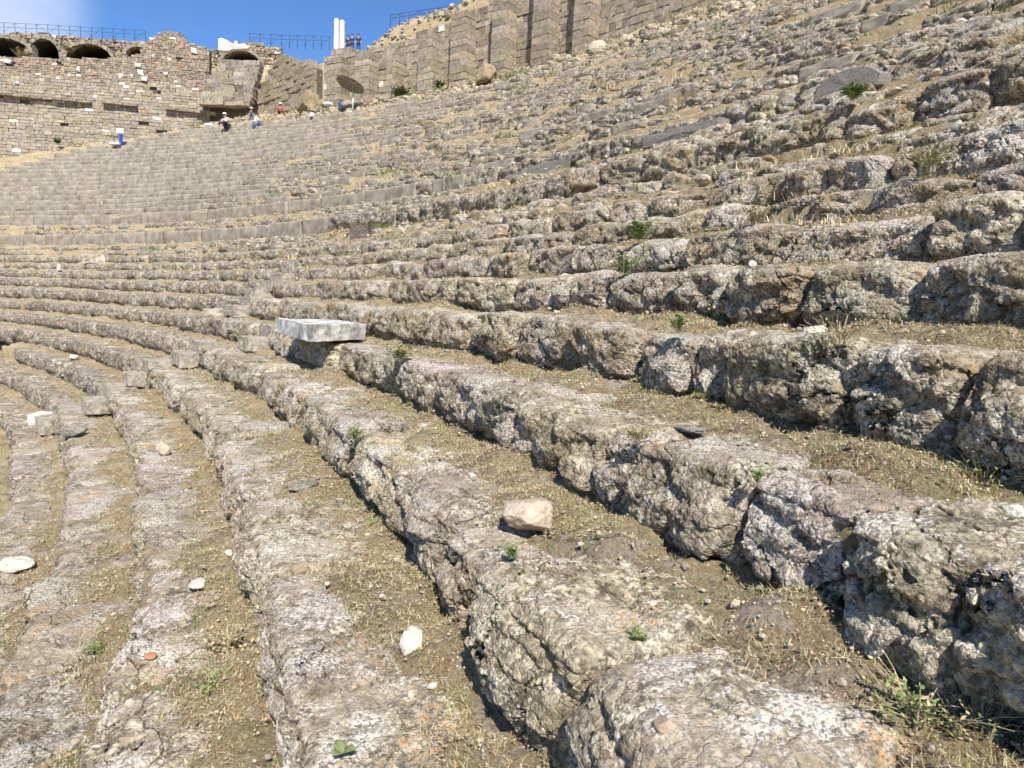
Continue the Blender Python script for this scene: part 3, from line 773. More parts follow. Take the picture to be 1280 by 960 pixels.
def put_rock(name, px, py, wpx, label, cat, mat, seed, asp=(1, .8, .6), sink=.25, rot=None, group=None, sub=5, rough=.05, planes=14):
    p = tread_hit(px, py); d = np.linalg.norm(p); s = wpx/2*d/FOC
    V, T = rock_mesh(seed, sub, planes, s*asp[0], s*asp[1], s*asp[2], rough)
    a = np.random.default_rng(seed).uniform(0, 6.28) if rot is None else rot; ca, sa = math.cos(a), math.sin(a)
    V = np.stack([V[:, 0]*ca-V[:, 1]*sa, V[:, 0]*sa+V[:, 1]*ca, V[:, 2]], -1)
    V = V+p+np.array([0, 0, -V[:, 2].min()-sink*s*asp[2]*2])
    return tag(mesh_np(name, V, None, mat, None, T=T, smooth=True, col=np.ones((len(V), 3))), label, cat, group)
put_rock('loose_rock', 660, 655, 78, 'pinkish tan rounded rock lying on the grassy tread in front', 'rock', M['tan_rock'], 3, (1, .8, .62), rot=.2)
put_rock('loose_rock', 516, 814, 36, 'cream coloured rock with dark holes alone on the brown grass', 'rock', M['pale_rock'], 5, (1, .9, .9), .1)
put_rock('loose_rock', 19, 716, 36, 'flat white stone lying at the left edge of the picture', 'rock', M['pale_rock'], 8, (1, .6, .5), .1, rot=.3)
put_rock('tile_shard', 189, 822, 14, 'small orange red tile shard on the pale lichened row', 'tile shard', M['tile'], 9, (1, .9, .3), 0)
put_rock('loose_rock', 204, 568, 16, 'small round beige stone sitting on the pale row at left', 'rock', M['tan_rock'], 10, (1, .9, 1.), .1)
put_rock('loose_rock', 540, 860, 15, 'thin white pebble flake below the cream coloured rock', 'rock', M['offwhite'], 11, (1, .6, .5), .1)
put_rock('loose_rock', 951, 902, 26, 'flat oval cream cobble on bare soil at the bottom', 'rock', M['pale_rock'], 12, (1, .7, .5), .2, planes=0+6)
put_rock('loose_rock', 833, 912, 28, 'rounded beige cobble pressed on top of the front block at the bottom', 'rock', M['tan_rock'], 13, (1, .85, .6), .25)
put_rock('loose_rock', 247, 736, 22, 'white and black stone chip in the grass gutter at left', 'rock', M['offwhite'], 14, (1, .8, .6), .1)
put_rock('loose_rock', 286, 700, 18, 'cream stone in the grass beside the weeds at left', 'rock', M['pale_rock'], 15, (1, .8, .7), .1)
put_rock('loose_rock', 92, 550-6, 20, 'small grey stone on the row end right of the white blocks', 'rock', M['grey_lichen_stone'], 16, (1.2, .7, .6), .1)
put_rock('loose_rock', 1264, 646, 30, 'white stone at the right edge on the upper tread', 'rock', M['offwhite'], 17, (1, .8, .6), .2)
put_rock('loose_rock', 1180, 612, 34, 'flat pale stone sunk in the reddish litter at right', 'rock', M['pale_rock'], 18, (1.2, .8, .35), .3)
put_rock('loose_rock', 1018, 420, 26, 'pale cream stone in the grass under the split boulders', 'rock', M['pale_rock'], 19, (1, .8, .7), .1)
put_rock('loose_rock', 940, 338, 11, 'white stone perched on the eye level row', 'rock', M['offwhite'], 20, (1, .8, .9), .1)
put_rock('loose_rock', 590, 600, 17, 'small white stone on the lichened slab left of the pinkish rock', 'rock', M['offwhite'], 21, (1, .8, .6), .1)
put_rock('loose_rock', 865, 540, 30, 'flat grey slab chip at the foot of the split boulders', 'rock', M['grey_lichen_stone'], 22, (1.6, .8, .3), .2)
put_rock('loose_rock', 380, 612, 34, 'thin grey slab fragment tilted over the grass', 'rock', M['grey_lichen_stone'], 23, (1.3, .7, .3), .1)
put_rock('loose_rock', 93, 447+3, 12, 'bright white stone on the grassy step left of the stairway', 'rock', M['offwhite'], 24, (1.3, .7, .6), .1)
put_rock('loose_rock', 74, 342, 6, 'narrow white stone standing on a far left seat row', 'rock', M['offwhite'], 25, (.7, .6, 1.6), .1)
put_rock('boulder', 345, 126, 30, 'ochre boulder half buried in the rubble slope left of the parasol', 'boulder', M['ochre_rock'], 26, (1, .8, .8), .2)
put_rock('boulder', 607, 106, 34, 'ochre boulder with a hollow at the foot of the buttressed wall', 'boulder', M['ochre_rock'], 27, (1.1, .8, .9), .2)
put_rock('boulder', 386, 146-8, 32, 'tan pointed boulder in the dug earth just left of the parasol', 'boulder', M['ochre_rock'], 28, (1, .8, .9), .3)
put_rock('boulder', 208, 160, 24, 'brown round boulder lying before the terrace wall foot', 'boulder', M['ochre_rock'], 29, (1.4, .8, .8), .3)

def slab(name, corners, z0, z1, mat, label, cat, seed=0, jit=.01, sub=14, group=None, parent=None):
    """a dressed block with worn edges: plan corners (4), bottom and top heights"""
    c = np.array([q[:2] for q in corners]); V, Q = [], []; n0 = 0
    def patch(a, b, c_, d):
        nonlocal n0
        s, t = np.meshgrid(np.linspace(0, 1, sub), np.linspace(0, 1, sub), indexing='ij'); s, t = s[..., None], t[..., None]
        V.append(((1-s)*(1-t)*a+s*(1-t)*b+s*t*c_+(1-s)*t*d).reshape(-1, 3)); Q.append(grid_quads(sub, sub, n0)); n0 += sub*sub
    lo = [np.array([*q, z0]) for q in c]; hi = [np.array([*q, z1]) for q in c]
    patch(hi[0], hi[1], hi[2], hi[3]); patch(lo[0], lo[3], lo[2], lo[1])
    for k in range(4): patch(lo[k], lo[(k+1) % 4], hi[(k+1) % 4], hi[k])
    V = np.concatenate(V); ctr = V.mean(0); D = V-ctr
    V = V+np.stack([fbm(V*3+seed, 3, 60+k) for k in range(3)], -1)*jit*2+np.stack([perlin(V*12+seed, 63+k) for k in range(3)], -1)*jit*.6
    o = mesh_np(name, V, np.concatenate(Q), mat, parent, smooth=False, col=np.ones((len(V), 3)))
    b = o.modifiers.new('weld', 'WELD'); b.merge_threshold = .004
    return tag(o, label, cat, group) if label else o
# the white marble slab on row B
Bz = -.60
c0 = at_z(399, 427, Bz+.03); rgt = np.array([.93, .12]); lf = np.array([-.50, .92]); 
k0 = c0[:2]; 
k0 = k0-np.array([.10, .05])
slab('marble_slab', [k0, k0+np.array([.46, 1.10]), k0+np.array([-.35, 2.45]), k0+np.array([-1.10, 1.95])], Bz+.03, Bz+.245, M['marble'], 'white and grey marble slab overhanging the massive front row', 'marble slab', 3, .012, 18)
# two small white blocks at left
p = tread_hit(36, 533); q = tread_hit(58, 523)
slab('marble_block', [p[:2], p[:2]+[.42, .10], p[:2]+[.36, .5], p[:2]+[-.1, .42]], p[2]-.02, p[2]+.26, M['white_stone'], 'lower of two white marble blocks at the left edge', 'marble block', 5, .02, 10, 'two white marble blocks')
slab('marble_block', [q[:2]+[0, .1], q[:2]+[.5, .12], q[:2]+[.5, .6], q[:2]+[-.02, .6]], q[2]+.1, q[2]+.36, M['white_stone'], 'upper white marble block leaning behind its lower neighbour at the left edge', 'marble block', 6, .02, 10, 'two white marble blocks')
# dark block standing on end, and grey slabs standing in the rubble
p = at_R(437, 306, 6.2)
slab('grey_block', [p[:2], p[:2]+[.55, -.02], p[:2]+[.62, .5], p[:2]+[.05, .52]], p[2]+.05, p[2]+.62, M['dark_block'], 'dark grey square block standing upright below the walkway wall', 'stone block', 8, .03, 12)
def standing(pxs, R, label, seed, mat='grey_lichen_stone', t=.25):
    """an upright slab, outline seen face on: list of pixels projected on the row's face"""
    P = [at_R(x, y, R) for x, y in pxs]; n = len(P); V = []
    ctr = sum(P)/n; inn = np.array([ctr[0]-CX, ctr[1]-CY, 0]); inn /= np.linalg.norm(inn)
    def dense(P):
        o = []
        for k in range(n):
            for s in np.linspace(0, 1, 9)[:-1]: o.append(P[k]*(1-s)+P[(k+1) % n]*s)
        return np.array(o)
    E = dense(P); m = len(E); rings = []
    for f, dd in ((0., -.015), (.5, -.012), (.93, -.008), (1., .02), (1., t)): rings.append(ctr+(E-ctr)*f+inn*dd)
    V = np.concatenate(rings); V = V+np.stack([perlin(V*5+seed, 50+k) for k in range(3)], -1)*.02
    Q = [[r*m+k, r*m+(k+1) % m, (r+1)*m+(k+1) % m, (r+1)*m+k] for r in range(4) for k in range(m)]
    tag(mesh_np('standing_slab', V, Q, M[mat], None, smooth=False, col=np.ones((len(V), 3))), label, 'stone slab', 'smooth slabs set upright in the ruined rows')
standing([(1014, 131), (1020, 108), (1045, 90), (1082, 80), (1104, 90), (1100, 105), (1085, 112), (1060, 124), (1040, 128)], 9.6, 'rounded grey speckled slab standing in the rubble at upper right', 4)
standing([(627, 234), (629, 222), (668, 206), (706, 197), (701, 214), (660, 226)], 9.65, 'long grey upright slab in the middle of the hillside', 5)
standing([(800, 187), (801, 172), (850, 158), (901, 146), (900, 160), (850, 174)], 9.65, 'long grey upright slab low in the rubble, between the rounded slab and the middle one', 6)
standing([(854, 127), (856, 114), (866, 110), (874, 112), (874, 124)], 12.0, 'small ochre square stone in the rubble left of the rounded slab', 7, 'ochre_rock', .3)

# stairway stones
ST = None
pos = []
for nm in ('X', 'Y', 'Z', 'A', 'B', 'C', 'D', 'E'):
    i = IDX[nm]; R = ROWS[i][1]; z = ROWS[i][2]; zn = ROWS[i+1][2]; Rn = ROWS[i+1][1]; th = float(stair_th(R))
    pos.append((R-.36, th, z-.17, .26)); pos.append((R+.02, th, z+.065, .28)); 
ST = empty('stone_stairway', pol(pos[0][0], pos[0][1], pos[0][2]-.3), 'flight of worn grey stone steps climbing between the seat rows at left', 'stairway')
rss = np.random.default_rng(12)
for R, th, zt, hh in pos:
    w = math.degrees(rss.uniform(.38, .48)/(RC+R)); j = rss.normal()*.03
    c = [pol(R, th-w), pol(R, th+w), pol(R+.5, th+w), pol(R+.5, th-w)]; c = [q+np.array([j, -j, 0]) for q in c]
    slab('step', c, zt-hh, zt+rss.normal()*.015, M['step_stone'], None, None, int(R*100) % 50, .02, 9, parent=ST)
p = tread_hit(270, 396)
slab('loose_step', [p[:2]+[-.35, 0], p[:2]+[.25, .1], p[:2]+[.3, .6], p[:2]+[-.25, .55]], p[2], p[2]+.2, M['smooth_stone'], 'grey stone block lying askew beside the stairway', 'stone block', 2, .03, 9)
p = tread_hit(108, 334)
slab('fallen_block', [p[:2]+[-.2, 0], p[:2]+[.75, .1], p[:2]+[.8, .5], p[:2]+[-.15, .45]], p[2]+.02, p[2]+.38, M['smooth_stone'], 'tan fallen block tipped below the lower walkway wall at far left', 'stone block', 21, .05, 9)
o = C.objects[-1]

# countless small stones
def scatter_stones(name, pts, sizes, mat, seed, sub=1):
    protos = [rock_mesh(seed+k, sub, 9, 1, .8, .62, .03) for k in range(12)]
    pts = np.asarray(pts, float); sizes = np.asarray(sizes, float); rs = np.random.default_rng(seed); which = rs.integers(0, 12, len(pts)); Vs, Ts, Cs, n = [], [], [], 0
    for k in range(12):
        m = which == k; V, T = protos[k]; c = int(m.sum())
        if not c: continue
        a = rs.uniform(0, 6.28, c)[:, None]; ti = rs.normal(0, .5, c)[:, None]; W = V[None]*sizes[m][:, None, None]
        y, z = W[:, :, 1]*np.cos(ti)-W[:, :, 2]*np.sin(ti), W[:, :, 1]*np.sin(ti)+W[:, :, 2]*np.cos(ti); x = W[:, :, 0]
        W = np.stack([x*np.cos(a)-y*np.sin(a), x*np.sin(a)+y*np.cos(a), z], -1)+pts[m][:, None, :]
        Vs.append(W.reshape(-1, 3)); Ts.append((T[None]+np.arange(c)[:, None, None]*len(V)+n).reshape(-1, 3)); n += c*len(V)
        Cs.append(np.repeat(np.array([1, .97, .92])[None]*rs.uniform(.75, 1.35, c)[:, None], len(V), 0))
    o = mesh_np(name, np.concatenate(Vs), None, mat, None, smooth=False, T=np.concatenate(Ts), col=np.concatenate(Cs)); return tag(o, kind='stuff')
M['rubble'] = simple('rubble_stone', (.17, .145, .105), (.47, .42, .335), 9, .6, .03, tintattr=True)
pts, sz = [], []; rs = np.random.default_rng(61)
for _ in range(7500):                                   # rubble slope between the top row and the walls, and over the wall
    th = rs.uniform(8, 62); R = rs.uniform(22.6, 25.0 if th > 27 else 29)
    if rs.random() < .34 and th > 27: R = rs.uniform(25.6, 28.6)
    s = abs(rs.normal())*.11+.05
    if th > 42 and rs.random() < .4: s *= 1.4
    if rs.random() < .35 and th < 27: continue
    pts.append(pol(R, th, float(out_z(np.array([R]), np.array([th]))[0])+s*.15)); sz.append(s)
scatter_stones('rubble', pts, sz, M['rubble'], 200, 2)
pts, sz = [], []
for _ in range(5500):                                   # fragments in the ruined rows
    i = rs.integers(IDX['H'], len(ROWS)); R = ROWS[i][1]+rs.beta(2, 1.2)*.6; th = rs.uniform(28, 70)
    if rs.random() < smoothness(R, th)*.9: continue
    s = .03+abs(rs.normal())*.045; 
    if pol(R, th)[1] < 0: continue
    pts.append(pol(R, th, ROWS[i][2]+s*.2-.02)); sz.append(s)
scatter_stones('stone_fragments', pts, sz, M['rubble'], 300, 2)
def tread_spots(n, seed, i0, i1, ba, bb, th0, ths_):
    rs = np.random.default_rng(seed); i = rs.integers(i0, i1, n); u = rs.beta(ba, bb, n); R_ = np.array([r[1] for r in ROWS]); R = R_[i]+u*(R_[i+1]-R_[i]); th = th0-np.abs(rs.normal(size=n))*ths_
    P = pol(R, th, 0.); ok = (th > np.array([th_start(k) for k in range(len(ROWS))])[i]) & (P[:, 1] > -.6); i, u, P = i[ok], u[ok], P[ok]
    for k in np.unique(i): m = i == k; P[m, 2] = soil_z(int(k), u[m], P[m, :2])
    return P[P[:, 2] > np.array([r[2] for r in ROWS])[i]-.08]
P = tread_spots(20000, 62, IDX['V'], IDX['H'], 2.2, 1.1, 78, 16); n = len(P); d = np.hypot(P[:, 0], P[:, 1])     # gravel on the near treads
sz = (.002+np.abs(rs.normal(size=n))*.004+(rs.random(n) < .07)*rs.uniform(.004, .013, n))*(1+.1*d); P[:, 2] += sz*.15
scatter_stones('gravel', P, sz, M['rubble'], 400, 1)
M['crumb'] = simple('dry_soil_crumbs', (.24, .19, .135), (.56, .48, .37), 40, .3, .004, tintattr=True)
P = tread_spots(34000, 63, IDX['W'], IDX['F'], 1.8, 1.1, 69.5, 5.); P = P[(P[:, 1] > .3) & (P[:, 1] < 9)]; n = len(P)
sz = (rs.gamma(2., .0012, n)+.001)*(1+.1*P[:, 1]); P[:, 2] += sz*.25
scatter_stones('soil_crumbs', P, sz, M['crumb'], 500, 1)

# ------------------------------------------------------------------ grass
STRAW = np.array([[.56, .46, .24], [.40, .32, .16], [.28, .18, .10], [.66, .58, .38], [.34, .33, .13]]); GREEN = np.array([[.15, .22, .05], [.21, .27, .075], [.30, .31, .12], [.10, .18, .04]])
def blades(name, P, H, Wd, COL, lean=.6, seed=1):
    n = len(P); rs = np.random.default_rng(seed); a = rs.uniform(0, 2*np.pi, n); d = np.stack([np.cos(a), np.sin(a), 0*a], -1); sd = np.stack([-np.sin(a), np.cos(a), 0*a], -1)
    up = np.array([0, 0, 1.]); ln = np.abs(rs.normal(lean, .45, n))[:, None]; H = H[:, None]; Wd = Wd[:, None]
    b0, b1 = P-sd*Wd/2, P+sd*Wd/2; m = P+(up*.6+d*ln*.4)*H; m0, m1 = m-sd*Wd*.38, m+sd*Wd*.38; t = P+(up*.85+d*ln*1.1)*H
    V = np.stack([b0, b1, m1, m0, t], 1).reshape(-1, 3); k = np.arange(n)*5
    Q = np.stack([k, k+1, k+2, k+3], -1); T = np.stack([k+3, k+2, k+4], -1)
    return tag(mesh_np(name, V, Q, M['blade'], None, smooth=False, T=T, col=np.repeat(COL, 5, 0)), kind='stuff')
def tread_points(n, seed, green=False):
    rs = np.random.default_rng(seed); i = rs.integers(IDX['T1'], IDX['W2'], n); u = rs.beta(1.7, .9, n)
    # far more blades where they show: angles packed towards the camera
    th = 71.-np.abs(rs.normal(0, 1, n))*np.where(rs.random(n) < .5, 6., 16.); 
    R0 = np.array([r[1] for r in ROWS])[i]; R1 = np.array([r[1] for r in ROWS])[i+1]; R = R0+u*(R1-R0)+.03
    P = pol(R, th, 0.)
    ts = np.array([th_start(k) for k in range(len(ROWS))])[i]
    ok = (th > ts) & (P[:, 1] > -.4); z = np.zeros(n)
    for k in np.unique(i):
        s = i == k; z[s] = soil_z(int(k), u[s], P[s, :2])
    Pn = P.copy(); Pn[:, 2] = 0
    cl = fbm(Pn*2.1+i[:, None]*3., 3, 210 if not green else 211)
    ok &= (z > np.array([r[2] for r in ROWS])[i]-.045) & (cl > (-.22 if not green else .10))
    P[:, 2] = z-.004
    return P[ok]
P = np.concatenate([tread_points(330000, 5), tread_points(330000, 55)[:]]); d = np.linalg.norm(P, axis=1); rs = np.random.default_rng(9)
keep = rs.random(len(P)) < np.clip(1.6/np.sqrt(d), .25, 1); P = P[keep]; d = d[keep]; n = len(P)
H = rs.gamma(3, .0045, n)+.006; W = .0012+.00036*d; 
cc = STRAW[rs.integers(0, 5, n)]*rs.uniform(.7, 1.15, n)[:, None]; gm = fbm(P*.9, 2, 33) > .05; cc[gm & (rs.random(n) < .6)] = GREEN[2]
blades('dry_grass', P, H, W, cc, 1.0, 2)
lit = np.concatenate([tread_points(420000, 71), tread_points(420000, 72)]); n = len(lit); d = np.linalg.norm(lit, axis=1); a = rs.uniform(0, 6.283, n); ln = (rs.gamma(2, .008, n)+.006)[:, None]; wd = (.0009+.00042*d)[:, None]
dv = np.stack([np.cos(a), np.sin(a), rs.normal(0, .22, n)], -1)*ln/2; sv = np.stack([-np.sin(a), np.cos(a), rs.normal(0, .3, n)], -1)*wd/2; lit[:, 2] += .004
V = np.stack([lit-dv-sv, lit-dv+sv, lit+dv+sv*.5, lit+dv-sv*.5], 1).reshape(-1, 3)
lc = np.array([[.56, .47, .28], [.38, .27, .15], [.24, .145, .085], [.70, .61, .42], [.36, .20, .11]])[rs.integers(0, 5, n)]*rs.uniform(.7, 1.15, n)[:, None]
tag(mesh_np('dead_grass_litter', V, np.arange(n*4).reshape(-1, 4), M['blade'], None, smooth=False, col=np.repeat(lc, 4, 0)), kind='stuff')
P = tread_points(260000, 6, True); d = np.linalg.norm(P, axis=1); n = len(P)
blades('green_grass', P, rs.gamma(3, .0055, n)+.008, .002+.0005*d, GREEN[rs.integers(0, 4, n)]*rs.uniform(.7, 1.2, n)[:, None], .6, 3)
# tufts in the joints of the ruined rows and on the slope below the walls
cen, hs, cols = [], [], []
for _ in range(620):
    if rs.random() < .55: i = rs.integers(IDX['E'], len(ROWS)-1); th = rs.uniform(14, 70); R = ROWS[i][1]+rs.uniform(.25, .6); z = ROWS[i][2]-.03
    else: th = rs.uniform(8, 58); R = rs.uniform(22.8, 25.2 if th > 27 else 29); z = float(out_z(np.array([R]), np.array([th]))[0])
    if smoothness(R, th) > .7 and R < 22.5 and rs.random() < .8: continue
    p = pol(R, th, z)
    if p[1] < 0: continue
    k = int(rs.integers(40, 130)); s = rs.uniform(.1, .3)
    q = p+np.stack([rs.normal(0, s*1.6, k), rs.normal(0, s, k), np.zeros(k)], -1); cen.append(q); hs.append(rs.uniform(.06, .2)*rs.uniform(.6, 1.2, k)); c = (GREEN if rs.random() < .35 else STRAW)
    cols.append(c[rs.integers(0, 4, k)]*rs.uniform(.7, 1.1, k)[:, None])
P = np.concatenate(cen); d = np.linalg.norm(P, axis=1)
blades('grass_tufts', P, np.concatenate(hs), .004+.0007*d, np.concatenate(cols), .7, 7)

def weed(px, py, size, label, cat='weed', kind='green', nst=26, seed=1, leaf=.02, name='weed', spread=.7, p=None):
    """a small plant: stems with leaf blades, parts stems and leaves"""
    p = tread_hit(px, py) if p is None else p; rs = np.random.default_rng(seed); e = empty(name, p, label, cat)
    SV, SQ, LV, LT, LC = [], [], [], [], []
    for s in range(nst):
        a = rs.uniform(0, 6.28); r = rs.uniform(0, size*spread); ln = size*rs.uniform(.5, 1.1); le = rs.uniform(.1, .9)
        b = p+np.array([math.cos(a)*r*.4, math.sin(a)*r*.4, -.01]); pts = []
        for k in range(5):
            t = k/4; pts.append(b+np.array([math.cos(a)*le*t*t*ln, math.sin(a)*le*t*t*ln, (t-.35*le*t*t)*ln]))
        w = size*.010+.0008; side = np.array([-math.sin(a), math.cos(a), 0])
        up2 = np.array([0, 0, 1.])
        for off in (side, up2):
            n0 = len(SV)
            for k, q in enumerate(pts): SV += [q-off*w*(1-.5*k/4), q+off*w*(1-.5*k/4)]
            SQ += [[n0+2*k, n0+2*k+1, n0+2*k+3, n0+2*k+2] for k in range(4)]
        for k in range(int(rs.integers(5, 10))):
            t = rs.uniform(.2, 1); j = min(3, int(t*4)); q = pts[j]+(pts[j+1]-pts[j])*(t*4-j); al = rs.uniform(0, 6.28); L = leaf*rs.uniform(.6, 1.4)
            dv = np.array([math.cos(al), math.sin(al), rs.uniform(-.3, .8)])*L; sd = np.array([-math.sin(al), math.cos(al), rs.uniform(-.3, .3)])*L*.28
            n0 = len(LV); LV += [q, q+dv*.5+sd, q+dv, q+dv*.5-sd]; LT += [[n0, n0+1, n0+2], [n0, n0+2, n0+3]]
            pal = {'green': [[.13, .20, .05], [.20, .27, .08], [.27, .30, .12]], 'dry': [[.50, .43, .26], [.38, .30, .17], [.30, .29, .12]], 'mixed': [[.24, .28, .10], [.45, .40, .22], [.16, .22, .06]], 'dark': [[.05, .10, .025], [.08, .14, .04], [.13, .19, .06]]}[kind]
            LC += [np.array(pal[rs.integers(3)])*rs.uniform(.8, 1.2)]*4
    sc_ = np.array([[.45, .38, .24] if kind in ('dry', 'mixed') else [.22, .24, .10]]*len(SV))
    mesh_np('stems', SV, SQ, M['blade'], e, smooth=False, col=sc_); mesh_np('leaves', LV, None, M['blade'], e, smooth=False, T=LT, col=np.array(LC))
    return e
weed(1150, 905, .16, 'sprawling yellow green weed on the bottom right corner under the massive row', kind='mixed', nst=70, seed=1, leaf=.016, spread=1.5)
weed(1225, 925, .14, 'tangle of pale dry stems in the bottom right corner', 'weed', 'dry', 60, 2, .012, spread=1.6)
weed(284, 812, .17, 'dry thistle with pale stems in the gutter at lower left', 'thistle', 'dry', 34, 3, .022, 'thistle', 1.1)
weed(268, 868, .10, 'bright green grassy weed below the dry thistle', 'weed', 'green', 60, 4, .02)
weed(118, 818, .10, 'bright green weed patch at lower left beside the broad pale row', 'weed', 'green', 50, 5, .02)
weed(790, 660, .09, 'olive green weed growing right beside the pinkish tan rock', 'weed', 'mixed', 50, 6, .014, spread=1.4)
weed(443, 612, .13, 'dark green weed hanging under the overhang at left of centre', 'weed', 'green', 40, 7, .02)
weed(640, 694, .07, 'small bright green weed just below the pinkish tan rock', 'weed', 'green', 45, 8, .012)
weed(1040, 540, .16, 'dry branching weed in front of the split boulders', 'weed', 'dry', 50, 9, .012, spread=1.5)
weed(1230, 610, .16, 'pale yellow weed at the right edge under the split boulders', 'weed', 'mixed', 45, 10, .016, spread=1.1)
weed(935, 738, .07, 'little green weed in the dark gap under the massive row', 'weed', 'green', 25, 11, .014)
weed(798, 800, .06, 'tiny grey green weed on the front block near its orange lichen', 'weed', 'green', 30, 12, .010)
weed(500, 452, .22, 'yellowish broad leaved weed at the edge of the massive front row', 'weed', 'mixed', 30, 13, .05)
weed(795, 322, .22, 'small dark green bush between boulders on the hillside', 'bush', 'green', 50, 14, .05, 'bush')
weed(1063, 158, .20, 'bright green little bush below the rounded grey slab', 'bush', 'green', 60, 15, .06, 'bush')
weed(940, 320, .20, 'straw coloured weed in front of the pale flat slab row', 'weed', 'dry', 50, 16, .03)
weed(1160, 225, .25, 'yellow green weed in a joint at upper right', 'weed', 'mixed', 40, 17, .03)
weed(780, 345, .22, 'green weed in a gap at the foot of a hillside boulder', 'weed', 'green', 40, 18, .03)
weed(500, 122, .75, 'green fan leaved bush at the foot of the buttressed wall', 'bush', 'dark', 90, 19, .16, 'bush', .8)
weed(550, 112, .55, 'dark grey green bush left of the hollow ochre boulder', 'bush', 'dark', 70, 20, .14, 'bush', .8)
weed(110, 500, .25, 'clump of dry yellow grass on the stairway side at left', 'weed', 'mixed', 60, 22, .03)
weed(40, 66, .9, 'dry brush hanging below the second vault mouth at far left', 'bush', 'dry', 70, 23, .16, 'bush', 1.2, p=at_y(30, 74, 60.5))
weed(86, 62, .6, 'small green brush on the rubble wall between two vault mouths', 'bush', 'mixed', 60, 24, .14, 'bush', .7, p=at_y(86, 66, 61.8))
weed(73, 178, .6, 'dark shrub on the lower part of the terrace wall', 'bush', 'dark', 50, 25, .14, 'bush', .5, p=at_y(72, 180, 58.8))
weed(330, 124, .8, 'yellow green brush on the rubble slope under the stepped ashlar wall', 'bush', 'mixed', 90, 26, .14, 'bush', 1.3)
# fleshy leaved seedlings
def leafy(px, py, s, label, n=4, seed=1):
    p = tread_hit(px, py); e = empty('broad_leaf_plant', p, label, 'plant'); rs = np.random.default_rng(seed)
    for k in range(n):
        a = 6.28*k/n+rs.uniform(-.3, .3); ca, sa = math.cos(a), math.sin(a); V, Q = [], []
        for i in range(9):
            t = i/8; w = math.sin(math.pi*min(1, t*.92+.06))**.7*s*.38; c = p+np.array([ca*t*s*.9, sa*t*s*.9, .02+s*(.9*t-.45*t*t)])
            for q in (-1, -.5, 0, .5, 1): V.append(c+np.array([-sa, ca, 0])*q*w+np.array([0, 0, abs(q)*w*.35]))
        Q = grid_quads(9, 5); cg = np.array([.19, .23, .09])*rs.uniform(.85, 1.15)
        o = mesh_np('leaf', V, Q, M['blade'], e, True, col=np.repeat(cg[None], len(V), 0)); md = o.modifiers.new('thick', 'SOLIDIFY'); md.thickness = .002
leafy(428, 950, .05, 'plant with three rounded green leaves at the bottom edge', 3, 2)
weed(846, 468, .11, 'small leafy green plant growing in front of the split boulders', 'weed', 'green', 16, 41, .035)

# ------------------------------------------------------------------ fences, columns, slabs on the skyline
M['fence'] = flat('dark_blue_grey_steel', (.06, .075, .10), .5, .6)
def tube(a, b, r, n=6):
    a, b = np.array(a, float), np.array(b, float); d = (b-a)/np.linalg.norm(b-a); u = np.cross(d, [0, 0, 1.]); u = u if np.linalg.norm(u) > .1 else np.cross(d, [1., 0, 0]); u /= np.linalg.norm(u); v = np.cross(d, u)
    an = np.arange(n)/n*2*np.pi; ring = u*np.cos(an)[:, None]*r+v*np.sin(an)[:, None]*r; V = np.concatenate([a+ring, b+ring])
    Q = [[k, (k+1) % n, n+(k+1) % n, n+k] for k in range(n)]; Q += [list(range(n))[::-1][:4], [n, n+1, n+2, n+3]] if n == 4 else []
    T = [] if n == 4 else [[0, k+1, k] for k in range(1, n-1)]+[[n, n+k, n+k+1] for k in range(1, n-1)]
    return V, Q, T
def fence(pts, h, label):
    pts = [np.array(p) for p in pts]; e = empty('railing', pts[0], label, 'fence', 'metal railings on the skyline')
    P = []
    for a, b in zip(pts[:-1], pts[1:]):
        n = max(1, round(np.linalg.norm(b-a)/.95)); P += [a+(b-a)*k/n for k in range(n)]
    P.append(pts[-1])
    for p in P: V, Q, T = tube(p-[0, 0, .3], p+[0, 0, h], .024); mesh_np('post', V, Q, M['fence'], e, T=T)
    for f in (1., .55):
        Vs, Qs, Ts, n = [], [], [], 0
        for a, b in zip(P[:-1], P[1:]): V, Q, T = tube(a+[0, 0, h*f], b+[0, 0, h*f], .014); Vs.append(V); Qs += (np.array(Q)+n).tolist(); Ts += (np.array(T)+n).tolist(); n += len(V)
        mesh_np('rail', np.concatenate(Vs), Qs, M['fence'], e, T=Ts)
    Vs, Qs, Ts, n = [], [], [], 0
    for k, (a, b) in enumerate(zip(P[:-1], P[1:])):
        if k % 2: a, b = b, a
        V, Q, T = tube(a+[0, 0, .05], b+[0, 0, h], .009); Vs.append(V); Qs += (np.array(Q)+n).tolist(); Ts += (np.array(T)+n).tolist(); n += len(V)
    mesh_np('brace', np.concatenate(Vs), Qs, M['fence'], e, T=Ts)
fence([at_y(-50, 38, 63.5), at_y(60, 43, 64), at_y(182, 50, 64.6)], .82, 'blue grey metal railing above the vaults at far left, ending at the tower')
fence([at_y(312, 54, 65.5), at_y(352, 56, 65.8), at_y(412, 58, 64.)], .86, 'blue grey metal railing between the white fragment and the two columns')
fence([at_y(488, 28, 50.), at_y(560, 18, 47)], .5, 'short piece of metal railing on the mound above the retaining wall')
